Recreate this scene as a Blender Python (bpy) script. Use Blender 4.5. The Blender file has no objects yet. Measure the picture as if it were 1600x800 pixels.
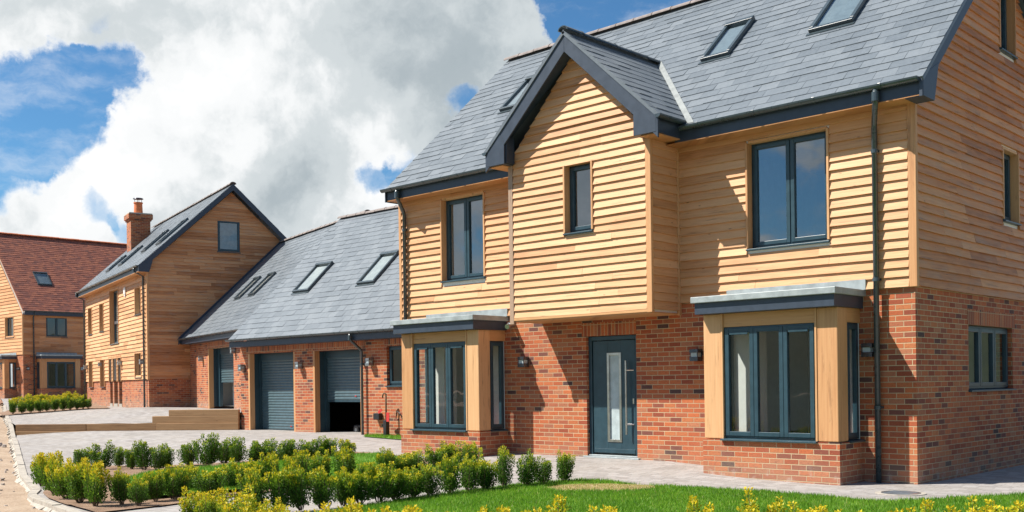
import bpy, bmesh, math, random
import numpy as np
from mathutils import Vector, Matrix, noise as mnoise

random.seed(7)
scene = bpy.context.scene
COL = scene.collection
R = math.radians

# ------------------------------------------------------------------ camera
CAM = Vector((5.732, -13.924, 1.426))
_a = math.atan2(1553, 1639)
FWD = Vector((-math.sin(_a), math.cos(_a), 0)); RGT = Vector((math.cos(_a), math.sin(_a), 0)); UP = Vector((0, 0, 1))
_r = 0.0131
cr = RGT * math.cos(_r) - UP * math.sin(_r)
cu = RGT * math.sin(_r) + UP * math.cos(_r)
cam_d = bpy.data.cameras.new('camera')
cam = bpy.data.objects.new('camera', cam_d); COL.objects.link(cam)
M4 = Matrix((( cr.x, cu.x, -FWD.x, CAM.x), (cr.y, cu.y, -FWD.y, CAM.y), (cr.z, cu.z, -FWD.z, CAM.z), (0, 0, 0, 1)))
cam.matrix_world = M4
cam_d.sensor_width = 36; cam_d.lens = 1639 / 1600 * 36; cam_d.shift_y = (599 - 400) / 1600
cam_d.clip_start = 0.1; cam_d.clip_end = 3000
scene.camera = cam

# ------------------------------------------------------------------ light
SUN_DIR = Vector((-0.95, -1.0, 1.72)).normalized()       # towards the sun
sl = bpy.data.lights.new('sun', 'SUN'); sl.energy = 5.0; sl.angle = R(0.53); sl.color = (1.0, 0.94, 0.85)
so = bpy.data.objects.new('sun', sl); COL.objects.link(so)
so.rotation_euler = (-SUN_DIR).to_track_quat('-Z', 'Y').to_euler()
scene.view_settings.view_transform = 'Standard'; scene.view_settings.look = 'None'
scene.view_settings.exposure = 0.80; scene.view_settings.gamma = 1.0; scene.view_settings.use_curve_mapping = False
scene.cycles.max_bounces = 8; scene.cycles.transparent_max_bounces = 12

class NT:
    """small helper to wire shader nodes"""
    def __init__(s, tree): s.t = tree; s.n = tree.nodes; s.l = tree.links
    def add(s, typ, **kw):
        nd = s.n.new(typ)
        for k, v in kw.items():
            if k == 'ins':
                for i, x in v.items(): s.put(nd.inputs[i], x)
            else: setattr(nd, k, v)
        return nd
    def put(s, sock, x):
        if isinstance(x, bpy.types.NodeSocket): s.l.new(x, sock)
        elif isinstance(x, (tuple, list)) and sock.type == 'RGBA' and len(x) == 3: sock.default_value = (*x, 1)
        else: sock.default_value = x
    def math(s, op, a, b=None, c=None, clamp=False):
        nd = s.n.new('ShaderNodeMath'); nd.operation = op; nd.use_clamp = clamp
        for i, x in enumerate((a, b, c)):
            if x is not None: s.put(nd.inputs[i], x)
        return nd.outputs[0]
    def vmath(s, op, a, b=None):
        nd = s.n.new('ShaderNodeVectorMath'); nd.operation = op
        s.put(nd.inputs[0], a)
        if b is not None: s.put(nd.inputs['Scale'] if op == 'SCALE' else nd.inputs[1], b)
        return nd.outputs['Value'] if op in ('DOT_PRODUCT', 'LENGTH') else nd.outputs[0]
    def mix(s, f, a, b, mode='MIX'):
        nd = s.n.new('ShaderNodeMix'); nd.data_type = 'RGBA'; nd.blend_type = mode
        s.put(nd.inputs[0], f); s.put(nd.inputs[6], a); s.put(nd.inputs[7], b)
        return nd.outputs[2]
    def ramp(s, f, stops, interp='LINEAR'):
        nd = s.n.new('ShaderNodeValToRGB'); cr_ = nd.color_ramp; cr_.interpolation = interp
        while len(cr_.elements) < len(stops): cr_.elements.new(0.5)
        for e, (p, c) in zip(cr_.elements, stops):
            e.position = p; e.color = (*c, 1) if len(c) == 3 else c
        s.put(nd.inputs[0], f); return nd.outputs[0]
    def noise(s, vec, scale, detail=4, rough=0.55, dim='3D'):
        nd = s.n.new('ShaderNodeTexNoise'); nd.noise_dimensions = dim
        s.put(nd.inputs['Vector'], vec); s.put(nd.inputs['Scale'], scale)
        nd.inputs['Detail'].default_value = detail; nd.inputs['Roughness'].default_value = rough
        return nd.outputs[0], nd.outputs[1]
    def sstep(s, x, a, b):
        nd = s.n.new('ShaderNodeMapRange'); nd.interpolation_type = 'SMOOTHSTEP'
        s.put(nd.inputs[0], x); s.put(nd.inputs[1], a); s.put(nd.inputs[2], b)
        return nd.outputs[0]
    def sep(s, v):
        nd = s.n.new('ShaderNodeSeparateXYZ'); s.put(nd.inputs[0], v); return nd.outputs
    def comb(s, x=0.0, y=0.0, z=0.0):
        nd = s.n.new('ShaderNodeCombineXYZ')
        for i, q in enumerate((x, y, z)): s.put(nd.inputs[i], q)
        return nd.outputs[0]

# ---- sky: physical sky with procedural cumulus, all by direction
SKY_STRENGTH = 0.062
w = bpy.data.worlds.new('World'); scene.world = w; w.use_nodes = True
t = NT(w.node_tree); t.n.clear()
sky = t.add('ShaderNodeTexSky', sky_type='NISHITA'); sky.sun_disc = False
sky.sun_elevation = math.asin(SUN_DIR.z); sky.sun_rotation = math.atan2(SUN_DIR.x, SUN_DIR.y)
sky.air_density = 1.0; sky.dust_density = 0.3; sky.ozone_density = 1.6
D = t.add('ShaderNodeTexCoord').outputs['Generated']
D = t.vmath('NORMALIZE', D)
wn = t.noise(D, 5.0, 7, 0.62)[1]
wv = t.vmath('SCALE', t.vmath('SUBTRACT', wn, (0.5, 0.5, 0.5)), 0.125)
wn2 = t.noise(D, 22.0, 5, 0.6)[1]
wv = t.vmath('ADD', wv, t.vmath('SCALE', t.vmath('SUBTRACT', wn2, (0.5, 0.5, 0.5)), 0.03))
DW = t.vmath('NORMALIZE', t.vmath('ADD', D, wv))
def blob(d, ang0, ang1, vec=DW):
    dv = Vector(d).normalized()
    return t.sstep(t.vmath('DOT_PRODUCT', vec, tuple(dv)), math.cos(R(ang1)), math.cos(R(ang0)))
def summed(lst, vec=DW):
    acc = None
    for d, a0, a1, wgt in lst:
        b = t.math('MULTIPLY', blob(d, a0, a1, vec), wgt)
        acc = b if acc is None else t.math('ADD', acc, b)
    return acc
gen = t.noise(t.vmath('MULTIPLY', D, (1.0, 1.0, 2.0)), 2.3, 8, 0.58)[0]
wq = t.vmath('ADD', t.vmath('SCALE', t.vmath('SUBTRACT', t.noise(D, 6.0, 8, 0.62)[1], (0.5, 0.5, 0.5)), 0.12), t.vmath('SCALE', t.vmath('SUBTRACT', t.noise(D, 21.0, 6, 0.6)[1], (0.5, 0.5, 0.5)), 0.03))
DQ = t.vmath('NORMALIZE', t.vmath('ADD', D, wq))
holes = summed([((-0.905, 0.378, 0.240), 2.0, 3.8, 1), ((-0.872, 0.416, 0.256), 1.0, 2.4, .85), ((-0.93, 0.328, 0.205), 2.0, 4.2, 1),
                ((-0.862, 0.404, 0.309), 0.3, 1.3, .6), ((-0.558, 0.758, 0.34), 4.2, 5.6, 1.1), ((-0.52, 0.78, 0.35), 5, 8, 1.1), ((-0.598, 0.74, 0.318), 1.0, 2.4, .8),
                ((-0.697, 0.671, 0.254), 0.2, 1.4, .68), ((-0.757, 0.625, 0.188), 0.1, 1.3, .6), ((-0.738, 0.643, 0.196), 0.1, 1.5, .66),
                ((-0.895, 0.418, 0.158), 0.1, 1.4, .62), ((-0.887, 0.440, 0.141), 0.1, 1.3, .66)], DQ)
topbank = summed([((-0.88, 0.35, 0.335), 2.0, 4.2, .35), ((-0.83, 0.43, 0.34), 2.0, 5.0, .35)], DQ)
holes = t.math('SUBTRACT', holes, topbank)
vb = t.vmath('DOT_PRODUCT', D, tuple(FWD))
front = t.sstep(vb, 0.55, 0.75)                                  # the bank of cloud over the houses
gen2 = t.noise(t.vmath('MULTIPLY', D, (1.0, 1.0, 1.8)), 9.0, 8, 0.6)[0]
cov_else = t.math('MULTIPLY', t.sstep(t.math('ADD', t.math('ADD', t.math('MULTIPLY', gen, .45), t.math('MULTIPLY', gen2, .55)), t.math('MULTIPLY', t.sstep(t.sep(D)[2], .5, .05), .05)), 0.50, 0.60), 0.85)
PW = t.vmath('ADD', D, t.vmath('SCALE', wv, 0.45))
fb = t.noise(PW, 8.5, 10, 0.60)[0]
fb2 = t.noise(PW, 30.0, 6, 0.6)[0]
fbm = t.math('ADD', t.math('MULTIPLY', fb, 0.8), t.math('MULTIPLY', fb2, 0.2))
val = t.math('SUBTRACT', t.math('ADD', t.math('MULTIPLY', t.math('SUBTRACT', fbm, 0.5), 1.6), 0.60), holes)
wisp = t.math('MULTIPLY', t.sstep(t.noise(t.vmath('MULTIPLY', PW, (1.0, 1.0, 2.6)), 11.0, 9, 0.62)[0], .42, .72), .38)
cov_front = t.math('MAXIMUM', t.sstep(val, -0.22, 0.42), wisp)
cov_else = t.math('MULTIPLY', cov_else, t.math('SUBTRACT', 1.0, blob((0.96, -0.17, 0.22), 6, 14, DQ)))
cov = t.math('ADD', t.math('MULTIPLY', cov_front, front), t.math('MULTIPLY', cov_else, t.math('SUBTRACT', 1.0, front)))
grey = summed([((-0.700, 0.64, 0.318), 2, 13, .30), ((-0.655, 0.68, 0.325), 2, 10, .20), ((-0.73, 0.63, 0.275), 1, 6, .16),
               ((-0.80, 0.57, 0.176), 1, 5, .26), ((-0.835, 0.515, 0.20), 1, 5, .12), ((-0.86, 0.42, 0.325), 1, 6, .12),
               ((-0.875, 0.455, 0.178), 1, 4, .12)])
bright = summed([((-0.858, 0.458, 0.236), 1, 6, .22), ((-0.772, 0.591, 0.236), .5, 5, .26), ((-0.735, 0.632, 0.232), .5, 4, .24), ((-0.90, 0.395, 0.20), 1, 5, .22),
                 ((-0.80, 0.51, 0.32), 1, 7, .18), ((-0.79, 0.575, 0.160), .3, 2, .12), ((-0.74, 0.64, 0.172), .5, 4, .30), ((-0.90, 0.42, 0.135), 1, 4, .22)])
fo = t.math('ADD', t.math('MULTIPLY', t.noise(t.vmath('ADD', PW, (-0.012, -0.014, 0.024)), 8.5, 10, 0.60)[0], 0.8), t.math('MULTIPLY', t.noise(t.vmath('ADD', PW, (-0.005, -0.006, 0.010)), 30.0, 6, 0.6)[0], 0.2))
lit = t.math('MULTIPLY', t.math('SUBTRACT', fbm, fo), 1.05)
edge = t.math('MULTIPLY', t.sstep(val, 0.45, 0.0), 0.16)            # thin rims let the sun through
lum = t.math('ADD', 0.72, t.math('SUBTRACT', t.math('MULTIPLY', bright, .62), t.math('MULTIPLY', grey, .56)))
lum = t.math('ADD', t.math('ADD', lum, edge), lit)
lum = t.math('ADD', lum, t.math('MULTIPLY', t.math('SUBTRACT', t.noise(D, 5.0, 6)[0], 0.5), 0.30))
ccol = t.ramp(lum, [(0.0, (0.28, 0.34, 0.38)), (0.3, (0.42, 0.48, 0.515)), (0.6, (0.63, 0.68, 0.70)), (0.85, (0.92, 0.935, 0.94)), (1.0, (1.0, 1.0, 1.0))], 'EASE')
ccol = t.vmath('SCALE', ccol, 0.60 / SKY_STRENGTH)
skyc = t.mix(1.0, sky.outputs[0], (0.52, 0.90, 1.14), 'MULTIPLY')
col = t.mix(cov, skyc, ccol)
bg = t.add('ShaderNodeBackground', ins={0: col, 1: SKY_STRENGTH})
t.l.new(bg.outputs[0], t.add('ShaderNodeOutputWorld').inputs[0])
w.cycles.sampling_method = 'MANUAL'; w.cycles.sample_map_resolution = 1024

# ------------------------------------------------------------------ materials
MATS = {}
def newmat(name):
    m = bpy.data.materials.new(name); m.use_nodes = True
    n = NT(m.node_tree); MATS[name] = m
    return m, n, m.node_tree.nodes['Principled BSDF']
def objco(n): return n.add('ShaderNodeTexCoord').outputs['Object']
def attr(n, name): return n.add('ShaderNodeAttribute', attribute_name=name)
def bump(n, h, dist=0.01, strength=1.0):
    return n.add('ShaderNodeBump', ins={'Height': h, 'Distance': dist, 'Strength': strength}).outputs[0]

def brick_mat(name, soldier=False, zoff=0.0):
    m, n, p = newmat(name)
    o = objco(n); x, y, z = n.sep(o)
    u = n.math('ADD', n.math('ADD', x, y), 500.0); v = n.math('ADD', z, 50.0 + zoff)
    if soldier: u, v = v, u
    row = n.math('FLOOR', n.math('DIVIDE', v, 0.075))
    par = n.math('MULTIPLY', n.math('MODULO', row, 2.0), 0.0 if soldier else 0.5)
    uu = n.math('ADD', n.math('DIVIDE', u, 0.225), par)
    colm = n.math('FLOOR', uu)
    wob = n.noise(o, 9.0, 3)[0]
    wob = n.math('MULTIPLY', n.math('SUBTRACT', wob, 0.5), 0.06)
    fu = n.math('ABSOLUTE', n.math('SUBTRACT', n.math('FRACT', uu), 0.5))
    fv = n.math('ABSOLUTE', n.math('SUBTRACT', n.math('FRACT', n.math('DIVIDE', v, 0.075)), 0.5))
    eu = n.sstep(n.math('ADD', fu, n.math('MULTIPLY', wob, 0.3)), 0.472, 0.485)
    ev = n.sstep(n.math('ADD', fv, wob), 0.415, 0.445)
    mort = n.math('MAXIMUM', eu, ev)
    wn_ = n.add('ShaderNodeTexWhiteNoise', noise_dimensions='2D', ins={0: n.comb(colm, row)})
    rnd = wn_.outputs[0]
    base = n.ramp(rnd, [(0.0, (.24, .048, .020)), (.16, (.36, .078, .026)), (.32, (.49, .130, .040)), (.46, (.40, .094, .030)), (.60, (.47, .155, .054)), (.74, (.32, .070, .030)), (.83, (.43, .165, .078)), (.91, (.22, .056, .031)), (.955, (.14, .045, .034)), (1.0, (.050, .031, .031))])
    nz = n.noise(n.vmath('MULTIPLY', o, (1, 1, 2.2)), 26, 5, 0.65)[0]
    base = n.mix(n.math('MULTIPLY', n.sstep(nz, 0.45, 0.8), .8), base, (.17, .048, .032))
    nz2 = n.noise(o, 60, 3)[0]
    base = n.mix(n.math('MULTIPLY', n.sstep(nz2, .55, .8), .45), base, (.56, .24, .11))
    big = n.noise(o, 1.1, 4)[0]
    mcol = n.mix(nz2, (.46, .34, .195), (.60, .465, .285))
    mcol = n.mix(n.sstep(n.noise(o, .8, 4)[0], .35, .7), mcol, n.mix(.5, mcol, (.33, .22, .14)))
    c = n.mix(mort, base, mcol)
    c = n.mix(n.math('MULTIPLY', n.sstep(big, .45, .75), .16), c, (.42, .20, .11))
    # lime bloom low down, patchy
    low = n.math('MULTIPLY', n.sstep(n.math('ADD', z, n.math('MULTIPLY', n.noise(o, 5, 4)[0], 0.5)), 0.52, 0.22), n.sstep(n.noise(o, 7, 4)[0], .52, .68))
    c = n.mix(n.math('MULTIPLY', low, .5), c, (.55, .47, .42))
    splash = n.math('MULTIPLY', n.sstep(n.math('ADD', z, n.math('MULTIPLY', n.noise(o, 3.0, 5)[0], .5)), .75, .25), .32)
    c = n.mix(splash, c, (.36, .26, .18))
    n.put(p.inputs['Base Color'], c); p.inputs['Roughness'].default_value = .85
    hgt = n.math('SUBTRACT', n.math('MULTIPLY', nz, .25), mort)
    n.put(p.inputs['Normal'], bump(n, hgt, 0.006, .8))
    return m
brick_mat('brick'); brick_mat('soldier', True, 0.02)

def wood_mat(name, dark, mid, light, rough=.6, vertical=False, knots=True, wear=0.0):
    m, n, p = newmat(name)
    o = objco(n); x, y, z = n.sep(o); rn = attr(n, 'rnd').outputs['Fac']
    u = n.math('ADD', x, y); off = n.math('MULTIPLY', rn, 37.0)
    if vertical: vec = n.comb(n.math('MULTIPLY', x, 30), n.math('MULTIPLY', y, 30), n.math('ADD', n.math('MULTIPLY', z, 1.2), off))
    else: vec = n.comb(n.math('ADD', n.math('MULTIPLY', u, 1.3), off), off, n.math('MULTIPLY', z, 34))
    g = n.noise(vec, 1.0, 5, .6)[0]
    g2 = n.noise(n.vmath('MULTIPLY', vec, (2.2, 2.2, .35)), 1.0, 3, .5)[0]
    f = n.math('ADD', n.math('MULTIPLY', g, .62), n.math('ADD', n.math('MULTIPLY', rn, .42), n.math('MULTIPLY', g2, .26)))
    c = n.ramp(f, [(.25, dark), (.55, mid), (.95, light)])
    st = n.noise(n.vmath('MULTIPLY', vec, (.3, .3, .8)) if vertical else n.comb(n.math('ADD', n.math('MULTIPLY', u, .9), off), n.math('MULTIPLY', rn, 11.0), n.math('MULTIPLY', z, 15)), 1.6, 6, .68)[0]
    c = n.mix(n.math('MULTIPLY', n.sstep(st, .56, .70), .55), c, tuple(q * .55 for q in dark))
    if knots:
        kv = n.comb(n.math('ADD', n.math('MULTIPLY', u, 2.6), off), off, n.math('MULTIPLY', z, 9.0))
        vo = n.add('ShaderNodeTexVoronoi', feature='F1', ins={'Vector': kv, 'Scale': 1.0, 'Randomness': 1.0}).outputs[0]
        k = n.sstep(n.math('ADD', vo, n.math('MULTIPLY', g, .1)), .15, .07)
        c = n.mix(n.math('MULTIPLY', k, .75), c, tuple(q * .42 for q in dark))
    if wear:
        wz = n.noise(n.comb(n.math('MULTIPLY', u, 1.6), off, n.math('MULTIPLY', z, 6)), 1.0, 5, .6)[0]
        c = n.mix(n.math('MULTIPLY', n.sstep(wz, .45, .72), wear), c, (.36, .29, .23))
    n.put(p.inputs['Base Color'], c); p.inputs['Roughness'].default_value = rough
    n.put(p.inputs['Normal'], bump(n, g, .003, .5))
    return m
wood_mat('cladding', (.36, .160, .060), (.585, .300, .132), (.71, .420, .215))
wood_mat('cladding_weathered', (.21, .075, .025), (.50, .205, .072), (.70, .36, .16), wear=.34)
wood_mat('oak', (.37, .155, .056), (.545, .28, .12), (.65, .38, .185), vertical=True, knots=False)
wood_mat('oak_lintel', (.34, .135, .045), (.51, .245, .095), (.60, .335, .15), knots=False)
wood_mat('oak_silvered', (.20, .12, .075), (.34, .225, .15), (.44, .31, .22), vertical=True, knots=False)
wood_mat('sleeper', (.14, .072, .030), (.29, .155, .062), (.42, .245, .11))

def slate_mat(name, c0, c1, c2, rough=.5):
    m, n, p = newmat(name)
    o = objco(n); rn = attr(n, 'rnd').outputs['Fac']
    g = n.noise(o, 14, 5, .6)[0]; g2 = n.noise(o, 1.2, 3)[0]
    f = n.math('ADD', n.math('MULTIPLY', rn, .40), n.math('ADD', n.math('MULTIPLY', g, .62), n.math('MULTIPLY', n.math('SUBTRACT', g2, .5), .2)))
    n.put(p.inputs['Base Color'], n.ramp(f, [(.15, c0), (.5, c1), (.95, c2)]))
    p.inputs['Roughness'].default_value = rough
    n.put(p.inputs['Normal'], bump(n, n.noise(o, 30, 4)[0], .004, .45))
    return m
slate_mat('slate', (.095, .115, .134), (.132, .155, .176), (.185, .208, .228), .42)
slate_mat('red_tile', (.10, .042, .036), (.235, .074, .045), (.38, .135, .070), .7)

def plain(name, c, rough=.5, metal=0.0, var=.12, nscale=8, spec=.5):
    m, n, p = newmat(name); o = objco(n)
    g = n.noise(o, nscale, 5, .6)[0]
    a = tuple(min(1, q * (1 - var)) for q in c); b = tuple(min(1, q * (1 + var)) for q in c)
    n.put(p.inputs['Base Color'], n.mix(n.sstep(g, .3, .7), a, b))
    n.put(p.inputs['Roughness'], n.math('ADD', rough - .05, n.math('MULTIPLY', g, .1)))
    p.inputs['Metallic'].default_value = metal
    p.inputs['Specular IOR Level'].default_value = spec
    return m
plain('anthracite', (.024, .056, .074), .36)
plain('fascia_blue', (.033, .047, .070), .45)
plain('gutter_grey', (.040, .058, .068), .28, spec=.7)
plain('lead', (.30, .335, .34), .45, var=.2, nscale=5)
plain('flashing_pale', (.24, .26, .255), .5, var=.15)
plain('ridge_clay', (.22, .185, .17), .8, var=.25)
plain('plaster', (.78, .78, .74), .9, var=.04)
plain('steel', (.62, .60, .56), .3, 1.0)
plain('lamp_metal', (.10, .11, .13), .25, .8)
plain('lamp_silver', (.34, .36, .38), .3, .8)
plain('white_plastic', (.75, .75, .74), .4)
plain('black_plastic', (.018, .018, .02), .4)
plain('red_plastic', (.55, .035, .03), .4)
plain('shutter', (.062, .108, .125), .35, spec=.6)
plain('terracotta', (.60, .175, .065), .8, var=.2)
plain('concrete', (.36, .325, .275), .9, var=.2, nscale=14)
plain('render_cap', (.48, .43, .36), .9)
plain('dark_floor', (.20, .19, .18), .8)
plain('stem_bark', (.13, .085, .05), .9)
plain('frosted', (.40, .47, .48), .25)
plain('blind', (.36, .375, .36), .8)
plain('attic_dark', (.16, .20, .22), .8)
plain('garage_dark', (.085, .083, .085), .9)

def glass_mat(name, k):
    m, n, p = newmat(name)
    n.n.remove(p)
    geo = n.add('ShaderNodeNewGeometry'); ct = n.math('ABSOLUTE', n.vmath('DOT_PRODUCT', geo.outputs['Normal'], geo.outputs['Incoming']))
    fr = n.math('ADD', .075, n.math('MULTIPLY', .925, n.math('POWER', n.math('SUBTRACT', 1.0, ct), 5.0)))
    o = objco(n)
    nb = bump(n, n.noise(o, 1.3, 2)[0], .02, .12)
    gl = n.add('ShaderNodeBsdfGlossy', ins={'Color': (.92, .96, 1), 'Roughness': .004, 'Normal': nb}).outputs[0]
    tr = n.add('ShaderNodeBsdfTransparent', ins={'Color': (.88, .92, .92)}).outputs[0]
    mx = n.add('ShaderNodeMixShader', ins={0: n.math('MINIMUM', n.math('MULTIPLY', fr, k), 1.0), 1: tr, 2: gl}).outputs[0]
    n.l.new(mx, n.n['Material Output'].inputs[0])
glass_mat('glass', 1.3); glass_mat('glass_coated', 2.9)

def paving_mat(name='paving'):
    m, n, p = newmat(name)
    o = objco(n); x, y, z = n.sep(o)
    c45 = math.cos(R(2)); s45 = math.sin(R(2))
    u = n.math('ADD', n.math('ADD', n.math('MULTIPLY', x, c45), n.math('MULTIPLY', y, s45)), 300.0)
    v = n.math('ADD', n.math('SUBTRACT', n.math('MULTIPLY', y, c45), n.math('MULTIPLY', x, s45)), 300.0)
    row = n.math('FLOOR', n.math('DIVIDE', v, .13))
    r1 = n.add('ShaderNodeTexWhiteNoise', noise_dimensions='1D', ins={1: row}).outputs[0]
    uu = n.math('ADD', n.math('DIVIDE', u, .20), r1)
    colm = n.math('FLOOR', uu)
    fu = n.math('ABSOLUTE', n.math('SUBTRACT', n.math('FRACT', uu), .5)); fv = n.math('ABSOLUTE', n.math('SUBTRACT', n.math('FRACT', n.math('DIVIDE', v, .13)), .5))
    j = n.math('MAXIMUM', n.sstep(fu, .465, .49), n.sstep(fv, .45, .485))
    rnd = n.add('ShaderNodeTexWhiteNoise', noise_dimensions='2D', ins={0: n.comb(colm, row)}).outputs[0]
    c = n.ramp(rnd, [(0, (.25, .228, .213)), (.5, (.315, .293, .277)), (1, (.375, .352, .337))])
    g = n.noise(o, 1.0, 5)[0]; g2 = n.noise(o, 45, 3)[0]
    c = n.mix(n.math('MULTIPLY', n.sstep(g, .4, .7), .3), c, (.34, .30, .25))
    c = n.mix(n.math('MULTIPLY', g2, .3), c, (.22, .21, .20))
    st = n.sstep(n.noise(o, .45, 6, .65)[0], .5, .68)
    c = n.mix(n.math('MULTIPLY', st, .3), c, (.20, .18, .155))
    c = n.mix(n.math('MULTIPLY', j, .6), c, (.15, .135, .12))
    n.put(p.inputs['Base Color'], c); p.inputs['Roughness'].default_value = .85
    n.put(p.inputs['Normal'], bump(n, n.math('SUBTRACT', n.math('MULTIPLY', g2, .3), j), .006, .7))
paving_mat()

def ground_mat(name, cols, sc=2.0, bd=.05):
    m, n, p = newmat(name); o = objco(n)
    g = n.noise(o, sc, 8, .65)[0]; g2 = n.noise(o, sc * 16, 5, .7)[0]
    f = n.math('ADD', n.math('MULTIPLY', g, .6), n.math('MULTIPLY', g2, .4))
    n.put(p.inputs['Base Color'], n.ramp(f, [(.3, cols[0]), (.5, cols[1]), (.7, cols[2])]))
    p.inputs['Roughness'].default_value = .95
    n.put(p.inputs['Normal'], bump(n, f, bd, .8))
ground_mat('earth', ((.20, .13, .08), (.35, .255, .175), (.46, .37, .275)), 1.2)
ground_mat('soil', ((.13, .075, .045), (.24, .15, .095), (.36, .25, .17)), 3.0)
ground_mat('lawn', ((.06, .15, .012), (.095, .22, .018), (.14, .27, .03)), 1.5, .02)
ground_mat('stone', ((.30, .25, .22), (.42, .36, .31), (.55, .48, .42)), 4.0, .02)

def leaf_mat(name, stops, transl=.35):
    m, n, p = newmat(name); n.n.remove(p)
    a = attr(n, 'tone').outputs['Fac']; rn = attr(n, 'rnd').outputs['Fac']
    f = n.math('ADD', a, n.math('MULTIPLY', n.math('SUBTRACT', rn, .5), .3))
    c = n.ramp(f, stops)
    d = n.add('ShaderNodeBsdfPrincipled', ins={'Base Color': c, 'Roughness': .5, 'Specular IOR Level': .35}).outputs[0]
    tl = n.add('ShaderNodeBsdfTranslucent', ins={'Color': c}).outputs[0]
    n.l.new(n.add('ShaderNodeMixShader', ins={0: transl, 1: d, 2: tl}).outputs[0], n.n['Material Output'].inputs[0])
def worn_lawn():
    n = NT(MATS['lawn'].node_tree); p = n.n['Principled BSDF']; old = p.inputs['Base Color'].links[0].from_socket
    o = objco(n); x, y, z = n.sep(o)
    dx = n.math('ADD', x, 3.05); dy = n.math('ADD', y, 2.95)
    a = n.math('ADD', n.math('MULTIPLY', dx, .8), n.math('MULTIPLY', dy, .6)); b_ = n.math('SUBTRACT', n.math('MULTIPLY', dy, .8), n.math('MULTIPLY', dx, .6))
    e = n.math('ADD', n.math('DIVIDE', n.math('MULTIPLY', a, a), .55), n.math('DIVIDE', n.math('MULTIPLY', b_, b_), .24))
    e = n.math('ADD', e, n.math('MULTIPLY', n.math('SUBTRACT', n.noise(o, 6, 4)[0], .5), 1.2))
    n.put(p.inputs['Base Color'], n.mix(n.sstep(e, 1.25, .8), old, (.36, .27, .15)))
worn_lawn()
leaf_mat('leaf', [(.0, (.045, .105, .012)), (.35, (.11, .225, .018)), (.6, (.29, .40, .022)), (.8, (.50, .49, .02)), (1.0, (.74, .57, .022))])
leaf_mat('blade', [(.0, (.075, .19, .012)), (.5, (.155, .335, .020)), (.85, (.27, .44, .040)), (1.0, (.46, .38, .16))], .45)

# ------------------------------------------------------------------ mesh builder
class MB:
    def __init__(s): s.v = []; s.f = []; s.m = []; s.r = []
    def face(s, pts, mi=0, rnd=None):
        i = len(s.v); s.v += [tuple(p) for p in pts]; s.f.append(tuple(range(i, i + len(pts)))); s.m.append(mi); s.r.append(random.random() if rnd is None else rnd)
    def hexa(s, c, mi=0, rnd=None):
        """c: eight corners, 0-3 one end (ring), 4-7 the other"""
        rnd = random.random() if rnd is None else rnd
        i = len(s.v); s.v += [tuple(p) for p in c]
        for q in ((0, 1, 2, 3), (4, 7, 6, 5), (0, 4, 5, 1), (1, 5, 6, 2), (2, 6, 7, 3), (3, 7, 4, 0)):
            s.f.append(tuple(i + k for k in q)); s.m.append(mi); s.r.append(rnd)
    def box(s, x0, x1, y0, y1, z0, z1, mi=0, rnd=None):
        s.hexa([(x0, y0, z0), (x1, y0, z0), (x1, y1, z0), (x0, y1, z0), (x0, y0, z1), (x1, y0, z1), (x1, y1, z1), (x0, y1, z1)], mi, rnd)
    def prism(s, poly, off, mi=0, rnd=None):
        """poly: 3D points of a planar polygon, off: extrusion vector"""
        rnd = random.random() if rnd is None else rnd
        n = len(poly); i = len(s.v); o = Vector(off)
        s.v += [tuple(p) for p in poly] + [tuple(Vector(p) + o) for p in poly]
        s.f.append(tuple(range(i, i + n))); s.f.append(tuple(range(i + 2 * n - 1, i + n - 1, -1)))
        for k in range(n): s.f.append((i + k, i + n + k, i + n + (k + 1) % n, i + (k + 1) % n))
        s.m += [mi] * (n + 2); s.r += [rnd] * (n + 2)
    def tube(s, path, r, n=10, mi=0, caps=True):
        path = [Vector(p) for p in path]; rings = []
        for k, p in enumerate(path):
            d = (path[min(k + 1, len(path) - 1)] - path[max(k - 1, 0)]).normalized()
            a = Vector((0, 0, 1)) if abs(d.z) < .9 else Vector((0, 1, 0))
            e1 = d.cross(a).normalized(); e2 = d.cross(e1)
            rr = r[k] if isinstance(r, (list, tuple)) else r
            rings.append(len(s.v)); s.v += [tuple(p + (e1 * math.cos(q * 2 * math.pi / n) + e2 * math.sin(q * 2 * math.pi / n)) * rr) for q in range(n)]
        rn = random.random()
        for a, b in zip(rings, rings[1:]):
            for q in range(n):
                s.f.append((a + q, a + (q + 1) % n, b + (q + 1) % n, b + q)); s.m.append(mi); s.r.append(rn)
        if caps:
            s.f.append(tuple(rings[0] + q for q in range(n))); s.f.append(tuple(rings[-1] + q for q in range(n))); s.m += [mi, mi]; s.r += [rn, rn]
    def build(s, name, mats, parent=None, smooth=False, bevel=0.0, fix=True):
        me = bpy.data.meshes.new(name)
        me.from_pydata(s.v, [], s.f)
        for mn in (mats if isinstance(mats, (list, tuple)) else [mats]): me.materials.append(MATS[mn])
        me.polygons.foreach_set('material_index', s.m)
        at = me.attributes.new('rnd', 'FLOAT', 'FACE'); at.data.foreach_set('value', s.r)
        if smooth: me.polygons.foreach_set('use_smooth', [True] * len(s.f))
        if fix:
            bm = bmesh.new(); bm.from_mesh(me); bmesh.ops.recalc_face_normals(bm, faces=bm.faces); bm.to_mesh(me); bm.free()
        me.update()
        ob = bpy.data.objects.new(name, me); COL.objects.link(ob)
        if parent is not None: ob.parent = parent
        if bevel:
            bv = ob.modifiers.new('bevel', 'BEVEL'); bv.width = bevel; bv.segments = 2; bv.limit_method = 'ANGLE'
        return ob

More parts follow.
